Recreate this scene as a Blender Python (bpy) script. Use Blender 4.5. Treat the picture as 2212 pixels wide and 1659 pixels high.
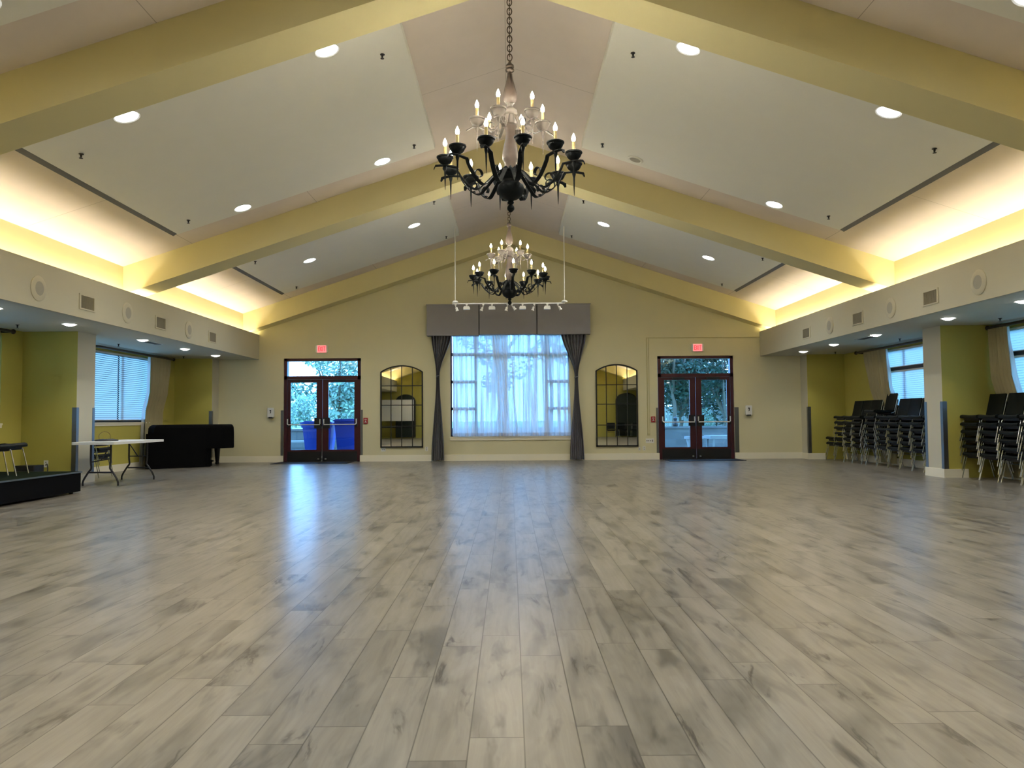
import bpy, bmesh, math, random
from mathutils import Vector, Matrix
for o in list(bpy.data.objects): bpy.data.objects.remove(o)
S = bpy.context.scene; COL = S.collection
PI = math.pi
# ------------------------------------------------------------------ camera, world, exposure
F_PX = 1662.0; CAM_Z = 1.095
pitch, yaw, roll = 0.0449, 0.0026, -0.0071
cam_d = bpy.data.cameras.new('camera'); cam = bpy.data.objects.new('camera', cam_d); COL.objects.link(cam)
cam_d.sensor_fit = 'HORIZONTAL'; cam_d.sensor_width = 36.0; cam_d.lens = 36.0*F_PX/2212
cam_d.clip_start = 0.05; cam_d.clip_end = 400
fw = Vector((math.sin(yaw)*math.cos(pitch), math.cos(yaw)*math.cos(pitch), math.sin(pitch)))
ri = Vector((math.cos(yaw), -math.sin(yaw), 0)); up = ri.cross(fw)
ri2 = math.cos(roll)*ri + math.sin(roll)*up; up2 = -math.sin(roll)*ri + math.cos(roll)*up
M = Matrix((ri2, up2, -fw)).transposed().to_4x4(); M.translation = Vector((0, 0, CAM_Z)); cam.matrix_world = M
S.camera = cam
vs = S.view_settings; vs.view_transform = 'Standard'; vs.look = 'None'; vs.gamma = 1.0; vs.use_curve_mapping = False; vs.exposure = 1.36
S.cycles.max_bounces = 6; S.cycles.diffuse_bounces = 4; S.cycles.glossy_bounces = 3; S.cycles.transparent_max_bounces = 12; S.cycles.use_adaptive_sampling = True; S.cycles.adaptive_threshold = 0.06; S.cycles.adaptive_min_samples = 24
S.cycles.transmission_bounces = 4; S.cycles.use_light_tree = False; S.cycles.sample_clamp_indirect = 8.0; S.cycles.caustics_reflective = False; S.cycles.caustics_refractive = False
W = bpy.data.worlds.new('dusk_sky'); S.world = W; W.use_nodes = True
SKY_COL = (0.19, 0.475, 1.0); SKY_STR = 5.2
wb = W.node_tree.nodes['Background']; wb.inputs[0].default_value = (*SKY_COL, 1); wb.inputs[1].default_value = SKY_STR
# light levels of the room's lamps
P_DOWN = 76.0      # W, vault downlight spots
P_SOFFIT = 14.0     # W, aisle downlight spots
E_COVE = 19.0       # cove tube emission
E_BULB = 90.0       # chandelier candle bulbs
def portal(name, loc, rot, sx, sy):
    d = bpy.data.lights.new(name, 'AREA'); d.shape = 'RECTANGLE'; d.size = sx; d.size_y = sy; d.cycles.is_portal = True
    o = bpy.data.objects.new(name, d); COL.objects.link(o); o.location = loc; o.rotation_euler = rot; return o
# ------------------------------------------------------------------ room numbers
D = 20.17; YB = -4.43; XF = 6.58; ZB = 2.69; ZT = 3.338; XC = 6.865; ZC = 3.843; SL = 0.3316; ZR = ZC+SL*XC; XW = 8.6
BEAMS = [(-4.43, -4.0), (1.15, 1.72), (7.36, 7.90), (13.59, 14.16), (19.74, 20.17)]
def zceil(x): return ZR - SL*abs(x)
# ------------------------------------------------------------------ materials
MATS = {}
def mat(name, col, rough=0.6, metal=0.0, bump=0.0, bscale=200.0, var=0.0, vscale=3.0, emit=None, estr=0.0, spec=0.5):
    if name in MATS: return MATS[name]
    m = bpy.data.materials.new(name); m.use_nodes = True; nt = m.node_tree; b = nt.nodes['Principled BSDF']
    b.inputs['Base Color'].default_value = (*col, 1); b.inputs['Roughness'].default_value = rough; b.inputs['Metallic'].default_value = metal
    b.inputs['Specular IOR Level'].default_value = spec
    tc = nt.nodes.new('ShaderNodeTexCoord')
    if var > 0:
        n = nt.nodes.new('ShaderNodeTexNoise'); n.inputs['Scale'].default_value = vscale; n.inputs['Detail'].default_value = 4
        nt.links.new(tc.outputs['Object'], n.inputs['Vector'])
        mx = nt.nodes.new('ShaderNodeMix'); mx.data_type = 'RGBA'
        mx.inputs[6].default_value = (*[c*(1-var) for c in col], 1); mx.inputs[7].default_value = (*[min(1, c*(1+var)) for c in col], 1)
        nt.links.new(n.outputs['Fac'], mx.inputs[0]); nt.links.new(mx.outputs[2], b.inputs['Base Color'])
    if bump > 0:
        n2 = nt.nodes.new('ShaderNodeTexNoise'); n2.inputs['Scale'].default_value = bscale; n2.inputs['Detail'].default_value = 2
        nt.links.new(tc.outputs['Object'], n2.inputs['Vector'])
        bp = nt.nodes.new('ShaderNodeBump'); bp.inputs['Strength'].default_value = bump; bp.inputs['Distance'].default_value = 0.003
        nt.links.new(n2.outputs['Fac'], bp.inputs['Height']); nt.links.new(bp.outputs[0], b.inputs['Normal'])
    if emit: b.inputs['Emission Color'].default_value = (*emit, 1); b.inputs['Emission Strength'].default_value = estr
    MATS[name] = m; return m
farwall_m = mat('khaki_wall_paint', (0.68, 0.63, 0.40), 0.75, bump=.15, bscale=120, var=.03, vscale=1.2)
wall_m = mat('wall_paint_shaded_olive', (0.48, 0.42, 0.085), 0.75, bump=.15, bscale=120, var=.03, vscale=1.2)  # far wall's paint, with the dim aisle light worked into a deeper olive
beam_m = mat('cream_beam_paint', (0.74, 0.665, 0.36), 0.7, bump=.1, bscale=120, var=.02)
beige_m = mat('beige_fascia_paint', (0.60, 0.565, 0.43), 0.7, bump=.12, bscale=120, var=.02)
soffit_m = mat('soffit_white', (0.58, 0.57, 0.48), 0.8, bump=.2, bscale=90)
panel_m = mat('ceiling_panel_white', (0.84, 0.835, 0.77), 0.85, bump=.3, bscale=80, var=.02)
gap_m = mat('grey_reveal', (0.24, 0.23, 0.20), 0.7)
base_m = mat('baseboard_cream', (0.86, 0.81, 0.64), 0.5)
maroon_m = mat('maroon_door_frame', (0.055, 0.006, 0.010), 0.35, var=.15)
black_m = mat('black_metal', (0.008, 0.008, 0.009), 0.4)
blackfab_m = mat('black_vinyl_seat', (0.004, 0.006, 0.005), 0.6, bump=.3, bscale=300, spec=.22)
cloth_m = mat('black_piano_cloth', (0.003, 0.003, 0.0035), 0.9, bump=.5, bscale=400, spec=.1)
chrome_m = mat('chrome', (0.55, 0.58, 0.61), 0.22, 1.0)
steel_m = mat('brushed_steel_guard', (0.22, 0.22, 0.21), 0.4, 1.0, bump=.2, bscale=300)
white_m = mat('white_plastic', (0.78, 0.77, 0.72), 0.45)
tablem = mat('white_table_plastic', (0.80, 0.79, 0.74), 0.5, bump=.3, bscale=250)
tleg_m = mat('dark_grey_table_leg', (0.035, 0.035, 0.04), 0.4, .3)
iron_m = mat('chandelier_iron', (0.010, 0.013, 0.015), 0.6, .0, spec=.15, bump=.6, bscale=60, var=.25, vscale=12)
turn_m = mat('chandelier_turned_wood', (0.10, 0.075, 0.062), 0.42, var=.3, vscale=9)
iron_lit_m = mat('chandelier_iron_lit', (0.15, 0.13, 0.115), 0.5, .1, var=.2, vscale=12)  # upper tier metal, glow of the lower bulbs put into its paler colour
candle_m = mat('candle_sleeve', (0.70, 0.56, 0.25), 0.5)
chain_m = mat('chain_bronze', (0.10, 0.07, 0.045), 0.35, .7)
valance_m = mat('grey_valance_fabric', (0.30, 0.285, 0.29), 0.9, bump=.5, bscale=350, var=.04)
drape_m = mat('grey_drape_fabric', (0.22, 0.215, 0.23), 0.85, bump=.3, bscale=300, var=.05)
tancurt_m = mat('tan_curtain_fabric', (0.42, 0.36, 0.19), 0.85, bump=.3, bscale=300, var=.06)
rod_m = mat('dark_wood_rod', (0.035, 0.025, 0.02), 0.35)
grille_m = mat('speaker_grille', (0.42, 0.40, 0.33), 0.7, bump=.6, bscale=500)
ventin_m = mat('vent_interior', (0.30, 0.25, 0.10), 0.7)
mat_m = mat('entry_mat_rubber', (0.006, 0.006, 0.010), 0.7, bump=.5, bscale=300)
red_m = mat('red_alarm_plastic', (0.35, 0.015, 0.02), 0.4)
dark_m = mat('dark_plastic', (0.01, 0.01, 0.012), 0.5)
carpet_m = mat('stage_carpet', (0.010, 0.015, 0.006), 0.95, bump=1, bscale=400, var=.4, vscale=40, spec=.05)
alum_m = mat('stage_edge_metal', (0.25, 0.27, 0.26), 0.35, 1.0)
mirror_m = mat('mirror_glass', (0.78, 0.80, 0.76), 0.015, 1.0)
exit_red = mat('exit_red_face', (0.9, 0.25, 0.25), 0.5, emit=(1.0, 0.16, 0.16), estr=.62)
exit_letter = mat('exit_letter_glow', (0.8, 0.02, 0.03), 0.5, emit=(1.0, 0.0, 0.01), estr=.75)
lens_m = mat('downlight_lens', (0.9, 0.9, 0.9), 0.4, emit=(0.93, 0.96, 1.0), estr=9)
lens2_m = mat('aisle_downlight_lens', (0.9, 0.9, 0.9), 0.4, emit=(1.0, 0.96, 0.94), estr=12)
bulb_m = mat('candle_bulb', (0.9, 0.9, 0.9), 0.4, emit=(1.0, 0.90, 0.70), estr=E_BULB)
cove_m = mat('cove_tube', (0.9, 0.9, 0.9), 0.4, emit=(1.0, 0.90, 0.76), estr=E_COVE)
concrete_m = mat('patio_concrete', (0.42, 0.42, 0.40), 0.85, bump=.4, bscale=60, var=.15)
block_m = mat('wall_block', (0.28, 0.28, 0.26), 0.9, bump=.6, bscale=30, var=.25, vscale=6)
grass_m = mat('lawn', (0.20, 0.32, 0.16), 0.9, bump=1, bscale=60, var=.35, vscale=8)
binblue_m = mat('blue_bin_plastic', (0.012, 0.05, 0.42), 0.45, var=.08)
bark_m = mat('bark', (0.10, 0.08, 0.06), 0.9, var=.3)
fence_m = mat('pale_fence_boards', (0.42, 0.44, 0.42), 0.7, var=.12, vscale=7)
planter_m = mat('grey_planter', (0.17, 0.17, 0.17), 0.7)
whiteboard_m = mat('pale_board', (0.72, 0.72, 0.68), 0.5)

def leaf_mat(name, col):
    m = mat(name, col, 0.6, var=.4, vscale=2.5); return m
def glass_mat():
    m = bpy.data.materials.new('window_glass'); m.use_nodes = True; nt = m.node_tree; nt.nodes.clear()
    out = nt.nodes.new('ShaderNodeOutputMaterial'); t = nt.nodes.new('ShaderNodeBsdfTransparent'); g = nt.nodes.new('ShaderNodeBsdfGlossy')
    t.inputs[0].default_value = (.90, .95, .95, 1); g.inputs['Roughness'].default_value = .01
    lw = nt.nodes.new('ShaderNodeFresnel'); lw.inputs[0].default_value = 1.5
    mx = nt.nodes.new('ShaderNodeMixShader'); nt.links.new(lw.outputs[0], mx.inputs[0]); nt.links.new(t.outputs[0], mx.inputs[1]); nt.links.new(g.outputs[0], mx.inputs[2])
    nt.links.new(mx.outputs[0], out.inputs[0]); return m
def sheer_mat(name, col, transp):
    m = bpy.data.materials.new(name); m.use_nodes = True; nt = m.node_tree; nt.nodes.clear()
    out = nt.nodes.new('ShaderNodeOutputMaterial'); t = nt.nodes.new('ShaderNodeBsdfTransparent'); d = nt.nodes.new('ShaderNodeBsdfDiffuse'); tl = nt.nodes.new('ShaderNodeBsdfTranslucent')
    d.inputs[0].default_value = (*col, 1); tl.inputs[0].default_value = (*col, 1)
    tc = nt.nodes.new('ShaderNodeTexCoord'); n = nt.nodes.new('ShaderNodeTexNoise'); n.inputs['Scale'].default_value = 11; n.inputs['Detail'].default_value = 3; mp = nt.nodes.new('ShaderNodeMapping'); mp.inputs['Scale'].default_value = (1, 0, .03)
    nt.links.new(tc.outputs['Object'], mp.inputs[0]); nt.links.new(mp.outputs[0], n.inputs['Vector'])
    mr = nt.nodes.new('ShaderNodeMapRange'); mr.inputs[1].default_value = .38; mr.inputs[2].default_value = .62; mr.inputs[3].default_value = 0; mr.inputs[4].default_value = transp*2.4; nt.links.new(n.outputs['Fac'], mr.inputs[0])
    mr2 = nt.nodes.new('ShaderNodeMapRange'); mr2.inputs[1].default_value = .38; mr2.inputs[2].default_value = .62; mr2.inputs[3].default_value = .46; mr2.inputs[4].default_value = .70; nt.links.new(n.outputs['Fac'], mr2.inputs[0])
    m1 = nt.nodes.new('ShaderNodeMixShader'); nt.links.new(mr2.outputs[0], m1.inputs[0]); nt.links.new(d.outputs[0], m1.inputs[1]); nt.links.new(tl.outputs[0], m1.inputs[2])
    m2 = nt.nodes.new('ShaderNodeMixShader'); nt.links.new(mr.outputs[0], m2.inputs[0]); nt.links.new(m1.outputs[0], m2.inputs[1]); nt.links.new(t.outputs[0], m2.inputs[2])
    nt.links.new(m2.outputs[0], out.inputs[0]); return m
glass_m = glass_mat(); sheer_m = sheer_mat('white_sheer', (.94, .92, .92), .07); hem_m = sheer_mat('sheer_hem', (.80, .76, .76), .05)
blind_m = sheer_mat('blind_slat', (.80, .80, .78), .0)
liner_m = sheer_mat('curtain_liner', (.80, .80, .80), .0)

class NT:
    """tiny node helper for math graphs"""
    def __init__(s, nt): s.nt = nt
    def m(s, op, a, b=None, c=None):
        n = s.nt.nodes.new('ShaderNodeMath'); n.operation = op
        for i, v in enumerate((a, b, c)):
            if v is None: continue
            if isinstance(v, (int, float)): n.inputs[i].default_value = v
            else: s.nt.links.new(v, n.inputs[i])
        return n.outputs[0]
    def xyz(s, v):
        n = s.nt.nodes.new('ShaderNodeSeparateXYZ'); s.nt.links.new(v, n.inputs[0]); return n.outputs
    def comb(s, x, y, z):
        n = s.nt.nodes.new('ShaderNodeCombineXYZ')
        for i, v in enumerate((x, y, z)):
            if isinstance(v, (int, float)): n.inputs[i].default_value = v
            else: s.nt.links.new(v, n.inputs[i])
        return n.outputs[0]
    def noise(s, v, sc, det=3, rough=.5, dist=0):
        n = s.nt.nodes.new('ShaderNodeTexNoise'); n.inputs['Scale'].default_value = sc; n.inputs['Detail'].default_value = det
        n.inputs['Roughness'].default_value = rough; n.inputs['Distortion'].default_value = dist; s.nt.links.new(v, n.inputs['Vector']); return n.outputs['Fac']
    def white(s, v):
        n = s.nt.nodes.new('ShaderNodeTexWhiteNoise'); n.noise_dimensions = '3D'; s.nt.links.new(v, n.inputs['Vector']); return n.outputs['Value']
    def ramp(s, f, pts):
        n = s.nt.nodes.new('ShaderNodeValToRGB'); e = n.color_ramp.elements
        while len(e) < len(pts): e.new(.5)
        for i, (p, c) in enumerate(pts): e[i].position = p; e[i].color = (*c, 1)
        s.nt.links.new(f, n.inputs[0]); return n.outputs[0]
    def mix(s, f, a, b, mode='MIX'):
        n = s.nt.nodes.new('ShaderNodeMix'); n.data_type = 'RGBA'; n.blend_type = mode
        for i, v in ((0, f), (6, a), (7, b)):
            if isinstance(v, (int, float)): n.inputs[i].default_value = v
            elif isinstance(v, tuple): n.inputs[i].default_value = (*v, 1)
            else: s.nt.links.new(v, n.inputs[i])
        return n.outputs[2]

def floor_mat():
    m = bpy.data.materials.new('grey_oak_planks'); m.use_nodes = True; nt = m.node_tree; b = nt.nodes['Principled BSDF']; g = NT(nt)
    tc = nt.nodes.new('ShaderNodeTexCoord'); x, y, z = g.xyz(tc.outputs['Object'])
    PW, PL = .187, 1.245
    xs = g.m('DIVIDE', g.m('SUBTRACT', x, .04), PW); kx = g.m('FLOOR', xs); fx = g.m('FRACT', xs)
    off = g.m('MULTIPLY', g.white(g.comb(kx, 7.3, 1.1)), PL)
    ys = g.m('DIVIDE', g.m('ADD', y, off), PL); ky = g.m('FLOOR', ys); fy = g.m('FRACT', ys)
    pid = g.comb(kx, ky, 3.7); r1 = g.white(pid); r2 = g.white(g.comb(kx, ky, 9.1))
    # grain coordinates, shifted per plank
    gx = g.m('ADD', x, g.m('MULTIPLY', r1, 37.0)); gy = g.m('ADD', y, g.m('MULTIPLY', r2, 53.0))
    vo = nt.nodes.new('ShaderNodeTexVoronoi'); vo.inputs['Scale'].default_value = 1.0; vo.voronoi_dimensions = '2D'
    nt.links.new(g.comb(g.m('MULTIPLY', gx, 3.4), g.m('MULTIPLY', gy, 1.35), 0.0), vo.inputs['Vector']); kd = vo.outputs['Distance']
    def clamp01(v): return g.m('MINIMUM', 1.0, g.m('MAXIMUM', 0.0, v))
    vc = g.xyz(vo.outputs['Color'])[0]; knot = g.m('MULTIPLY', clamp01(g.m('SUBTRACT', 1.0, g.m('MULTIPLY', kd, g.m('ADD', 11.0, g.m('MULTIPLY', vc, 22.0))))), g.m('GREATER_THAN', vc, .45)); halo = clamp01(g.m('SUBTRACT', 1.0, g.m('MULTIPLY', kd, 2.6)))
    warp = g.noise(g.comb(gx, g.m('MULTIPLY', gy, .5), 4.0), 2.2, 3)
    wx = g.m('ADD', g.m('ADD', gx, g.m('MULTIPLY', warp, .05)), g.m('MULTIPLY', halo, .02))
    fine = g.noise(g.comb(wx, g.m('MULTIPLY', gy, .022), 0.0), 150, 3, .6); bands = g.noise(g.comb(wx, g.m('MULTIPLY', gy, .05), 0.0), 30, 4, .6, .4)
    cloud = g.noise(g.comb(gx, g.m('MULTIPLY', gy, .30), 2.0), 4.4, 3, .5, .6)
    kn = g.noise(g.comb(g.m('ADD', gx, g.m('MULTIPLY', warp, .15)), g.m('MULTIPLY', gy, .20), 8.0), 5.0, 5, .6, .5)
    crack = clamp01(g.m('SUBTRACT', 1.0, g.m('MULTIPLY', g.m('ABSOLUTE', g.m('SUBTRACT', kn, .53)), 30.0)))
    cmask = clamp01(g.m('ADD', g.m('MULTIPLY', g.m('SUBTRACT', cloud, .51), 8.0), g.m('MULTIPLY', g.m('SUBTRACT', halo, .45), 1.6)))
    crack = g.m('MULTIPLY', crack, cmask)
    c = g.ramp(bands, [(.27, (.182, .160, .127)), (.50, (.226, .203, .164)), (.74, (.262, .238, .197))])
    c = g.mix(.06, c, g.ramp(fine, [(.30, (.150, .130, .10)), (.70, (.31, .285, .235))]))
    cloud2 = g.noise(g.comb(wx, g.m('MULTIPLY', gy, .22), 6.0), 9.5, 3, .55, .5)
    dk2 = clamp01(g.m('MULTIPLY', g.m('SUBTRACT', cloud2, .55), 6.0)); lt2 = clamp01(g.m('MULTIPLY', g.m('SUBTRACT', .46, cloud2), 4.0))
    c = g.mix(g.m('MULTIPLY', dk2, .82), c, (.080, .070, .056)); c = g.mix(g.m('MULTIPLY', lt2, .40), c, (.37, .345, .30))
    dk = clamp01(g.m('MULTIPLY', g.m('SUBTRACT', cloud, .51), 4.5))
    c = g.mix(g.m('MULTIPLY', dk, .80), c, (.078, .069, .057))
    c = g.mix(g.m('MULTIPLY', crack, .9), c, (.032, .024, .015))
    c = g.mix(g.m('MULTIPLY', knot, .6), c, (.05, .038, .025))
    tone = g.m('ADD', .90, g.m('MULTIPLY', r1, .20)); tn = g.comb(tone, tone, tone)
    c = g.mix(1.0, c, tn, 'MULTIPLY')
    ex = g.m('MINIMUM', fx, g.m('SUBTRACT', 1.0, fx)); ey = g.m('MINIMUM', fy, g.m('SUBTRACT', 1.0, fy))
    sx = g.m('LESS_THAN', ex, 0.0024/PW); sy = g.m('LESS_THAN', ey, .0026/PL); seam = g.m('MAXIMUM', sx, sy)
    c = g.mix(g.m('MULTIPLY', seam, .8), c, (.045, .036, .022))
    nt.links.new(c, b.inputs['Base Color'])
    b.inputs['Roughness'].default_value = .285; b.inputs['Specular IOR Level'].default_value = .65
    bp = nt.nodes.new('ShaderNodeBump'); bp.inputs['Strength'].default_value = .06; bp.inputs['Distance'].default_value = .002
    h = g.m('MULTIPLY', seam, -1.0); nt.links.new(h, bp.inputs['Height'])
    return m
def ceil_mat():
    m = bpy.data.materials.new('pinkish_ceiling_board'); m.use_nodes = True; nt = m.node_tree; b = nt.nodes['Principled BSDF']; g = NT(nt)
    tc = nt.nodes.new('ShaderNodeTexCoord'); x, y, z = g.xyz(tc.outputs['Object']); ax = g.m('ABSOLUTE', x)
    lines = None
    def add(f):
        nonlocal lines
        lines = f if lines is None else g.m('MAXIMUM', lines, f)
    for v in (0.03, 3.43, 5.64): add(g.m('LESS_THAN', g.m('ABSOLUTE', g.m('SUBTRACT', ax, v)), .004))
    for v in (-1.5, 4.55, 10.78, 16.9): add(g.m('LESS_THAN', g.m('ABSOLUTE', g.m('SUBTRACT', y, v)), .004))
    n = g.noise(tc.outputs['Object'], 2, 3)
    c = g.ramp(n, [(.3, (.74, .66, .60)), (.7, (.78, .695, .635))]); c = g.mix(g.m('MULTIPLY', lines, .6), c, (.25, .21, .16))
    nt.links.new(c, b.inputs['Base Color']); b.inputs['Roughness'].default_value = .9
    return m
def block_mat():
    m = bpy.data.materials.new('block_retaining_wall'); m.use_nodes = True; nt = m.node_tree; b = nt.nodes['Principled BSDF']; g = NT(nt)
    tc = nt.nodes.new('ShaderNodeTexCoord'); x, y, z = g.xyz(tc.outputs['Object'])
    br = nt.nodes.new('ShaderNodeTexBrick'); nt.links.new(g.comb(x, z, 0.0), br.inputs['Vector']); br.inputs['Scale'].default_value = 1.0
    br.inputs['Color1'].default_value = (.10, .10, .095, 1); br.inputs['Color2'].default_value = (.07, .07, .068, 1); br.inputs['Mortar'].default_value = (.08, .08, .08, 1)
    br.inputs['Brick Width'].default_value = .45; br.inputs['Row Height'].default_value = .2; br.inputs['Mortar Size'].default_value = .012
    nt.links.new(br.outputs['Color'], b.inputs['Base Color']); b.inputs['Roughness'].default_value = .9; return m
# ------------------------------------------------------------------ mesh helpers
class MB:
    def __init__(s): s.v = []; s.f = []; s.mi = []; s.cur = 0; s.sm = []
    def add(s, vs, fs, smooth=False):
        o = len(s.v); s.v += [tuple(p) for p in vs]; s.f += [tuple(o+i for i in f) for f in fs]; s.mi += [s.cur]*len(fs); s.sm += [smooth]*len(fs); return s
    def box(s, x0, x1, y0, y1, z0, z1, mtx=None):
        vs = [Vector((x, y, z)) for z in (z0, z1) for y in (y0, y1) for x in (x0, x1)]
        if mtx: vs = [mtx @ v for v in vs]
        return s.add(vs, [(0, 2, 3, 1), (4, 5, 7, 6), (0, 1, 5, 4), (2, 6, 7, 3), (0, 4, 6, 2), (1, 3, 7, 5)])
    def bbox(s, x0, x1, y0, y1, z0, z1, r=.01, axis='z', seg=4):
        """box with rounded vertical (axis) edges"""
        def rr(a0, a1, b0, b1):
            pts = []
            for cx, cy, a in ((a1-r, b1-r, 0), (a0+r, b1-r, PI/2), (a0+r, b0+r, PI), (a1-r, b0+r, 1.5*PI)):
                for k in range(seg+1): t = a+PI/2*k/seg; pts.append((cx+r*math.cos(t), cy+r*math.sin(t)))
            return pts
        if axis == 'z': P = [[(a, b, z) for a, b in rr(x0, x1, y0, y1)] for z in (z0, z1)]
        elif axis == 'y': P = [[(a, y, b) for a, b in rr(x0, x1, z0, z1)][::-1] for y in (y0, y1)]
        else: P = [[(x, a, b) for a, b in rr(y0, y1, z0, z1)] for x in (x0, x1)]
        n = len(P[0]); return s.add(P[0]+P[1], [tuple(range(n))[::-1], tuple(range(n, 2*n))]+[(i, (i+1) % n, n+(i+1) % n, n+i) for i in range(n)])
    def prism(s, poly, a0, a1, axis='y', top=None):
        """poly: 2D list; extruded along axis (y: poly is x,z ; z: poly is x,y ; x: poly is y,z)"""
        mk = {'y': lambda p, a: (p[0], a, p[1]), 'z': lambda p, a: (p[0], p[1], a), 'x': lambda p, a: (a, p[0], p[1])}[axis]
        q = top or poly; n = len(poly); vs = [mk(p, a0) for p in poly]+[mk(p, a1) for p in q]
        return s.add(vs, [tuple(range(n)), tuple(range(2*n-1, n-1, -1))]+[(i, n+i, n+(i+1) % n, (i+1) % n) for i in range(n)])
    def lathe(s, prof, c=(0, 0, 0), n=20, cap=True):
        vs = []; fs = []
        for r, z in prof:
            for k in range(n): a = 2*PI*k/n; vs.append((c[0]+r*math.cos(a), c[1]+r*math.sin(a), c[2]+z))
        for i in range(len(prof)-1):
            for k in range(n): fs.append((i*n+k, i*n+(k+1) % n, (i+1)*n+(k+1) % n, (i+1)*n+k))
        if cap: fs += [tuple(range(n))[::-1], tuple(range((len(prof)-1)*n, len(prof)*n))]
        return s.add(vs, fs, True)
    def tube(s, pts, r, n=8, closed=False):
        pts = [Vector(p) for p in pts]; N = len(pts); vs = []; fs = []; rs = r if isinstance(r, (list, tuple)) else [r]*N
        t0 = (pts[1]-pts[0]).normalized(); ref = Vector((0, 0, 1)) if abs(t0.z) < .9 else Vector((1, 0, 0)); u = t0.cross(ref).normalized()
        for i, p in enumerate(pts):
            if closed: t = (pts[(i+1) % N]-pts[i-1]).normalized()
            else: t = (pts[min(i+1, N-1)]-pts[max(i-1, 0)]).normalized()
            u = (u-t*u.dot(t)).normalized(); w = t.cross(u)
            for k in range(n): a = 2*PI*k/n; vs.append(p+u*rs[i]*math.cos(a)+w*rs[i]*math.sin(a))
        for i in range(N if closed else N-1):
            j = (i+1) % N
            for k in range(n): fs.append((i*n+k, i*n+(k+1) % n, j*n+(k+1) % n, j*n+k))
        if not closed: fs += [tuple(range(n))[::-1], tuple(range((N-1)*n, N*n))]
        return s.add(vs, fs, True)
    def strap(s, pts, w, t, side):
        """flat iron bar: points in space, width along `side` vector, thickness t"""
        pts = [Vector(p) for p in pts]; side = Vector(side).normalized(); vs = []; N = len(pts); ws = w if isinstance(w, (list, tuple)) else [w]*N
        for i, p in enumerate(pts):
            d = (pts[min(i+1, N-1)]-pts[max(i-1, 0)]).normalized(); nn = d.cross(side).normalized()
            for a, b in ((-1, -1), (1, -1), (1, 1), (-1, 1)): vs.append(p+side*a*ws[i]/2+nn*b*t/2)
        fs = [(0, 3, 2, 1), tuple(4*(N-1)+k for k in range(4))]
        for i in range(N-1):
            for k in range(4): fs.append((4*i+k, 4*i+(k+1) % 4, 4*i+4+(k+1) % 4, 4*i+4+k))
        return s.add(vs, fs)
    def build(s, name, m, parent=None, loc=None, rz=0, label=None, cat=None, group=None, kind=None):
        me = bpy.data.meshes.new(name); me.from_pydata(s.v, [], s.f)
        for mm in (m if isinstance(m, (list, tuple)) else [m]): me.materials.append(mm)
        me.polygons.foreach_set('material_index', s.mi); me.polygons.foreach_set('use_smooth', s.sm)
        bm = bmesh.new(); bm.from_mesh(me); bmesh.ops.recalc_face_normals(bm, faces=bm.faces[:])
        for e in bm.edges:
            if len(e.link_faces) == 2 and e.calc_face_angle(0) > .7: e.smooth = False
        bm.to_mesh(me); bm.free(); me.update()
        o = bpy.data.objects.new(name, me); COL.objects.link(o)
        if parent: o.parent = parent
        if loc: o.location = loc
        o.rotation_euler[2] = rz
        return tag(o, label, cat, group, kind)
def tag(o, label=None, cat=None, group=None, kind=None):
    for k, v in (('label', label), ('category', cat), ('group', group), ('kind', kind)):
        if v: o[k] = v
    return o
def thing(name, label, cat, loc=(0, 0, 0), rz=0, group=None):
    o = bpy.data.objects.new(name, None); COL.objects.link(o); o.empty_display_size = .1; o.location = loc; o.rotation_euler = (0, 0, rz)
    return tag(o, label, cat, group)
def dup(o, loc=None, rz=None, label=None, group=None, parent=None):
    kids = list(o.children); c = o.copy(); COL.objects.link(c); c.parent = parent
    if loc is not None: c.location = loc
    if rz is not None: c.rotation_euler = (0, 0, rz)
    if label: c['label'] = label
    if group: c['group'] = group
    for k in kids: dup(k, parent=c)
    return c
def struct(name, mb, m, parent=None): return mb.build(name, m, parent, kind=None if parent else 'structure')
ORD = ['nearest', 'second', 'third', 'fourth', 'fifth', 'sixth', 'seventh', 'eighth', 'ninth', 'tenth']
# ================================================================== SHELL
struct('floor', MB().box(-8.75, 8.75, YB-.2, D+.1, -.1, 0), floor_mat())
b = MB()
for s in (-1, 1):
    b.prism([(0, ZR), (s*(XC+.1), zceil(XC+.1)), (s*(XC+.1), zceil(XC+.1)+.12), (0, ZR+.12)], YB-.1, D+.1)
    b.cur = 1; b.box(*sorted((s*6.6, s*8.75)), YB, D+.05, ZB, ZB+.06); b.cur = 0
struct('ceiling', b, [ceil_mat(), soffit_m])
# beams
tn = 0
for y0, y1 in BEAMS:
    tn += 1; zb = lambda x: zceil(x)-.495
    p = [(-XC, zceil(XC)+.02), (-XC, zb(XC)), (0, zb(0)), (XC, zb(XC)), (XC, zceil(XC)+.02), (0, ZR+.02)]
    struct('trim_%d' % tn, MB().prism([p[0], p[1], p[2], p[5]], y0, y1).prism([p[2], p[3], p[4], p[5]], y0, y1), beam_m)
# far wall with openings
DL = (-5.933, -3.912); DR = (3.876, 5.871); DZ = 2.712; WX = (-1.565, 1.56); WZ = (.632, 3.62)
T = .22; b = MB()
for x0, x1, z0, z1 in ((-8.75, DL[0], 0, 6.3), (DL[1], WX[0], 0, 6.3), (WX[1], DR[0], 0, 6.3), (DR[1], 8.75, 0, 6.3), (DL[0], DL[1], DZ, 6.3), (DR[0], DR[1], DZ, 6.3), (WX[0], WX[1], WZ[1], 6.3), (WX[0], WX[1], 0, WZ[0])):
    b.box(x0, x1, D, D+T, z0, z1)
struct('wall_front', b, farwall_m)
struct('wall_back', MB().box(-8.75, 8.75, YB-.2, YB, 0, 6.3), wall_m)
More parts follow.
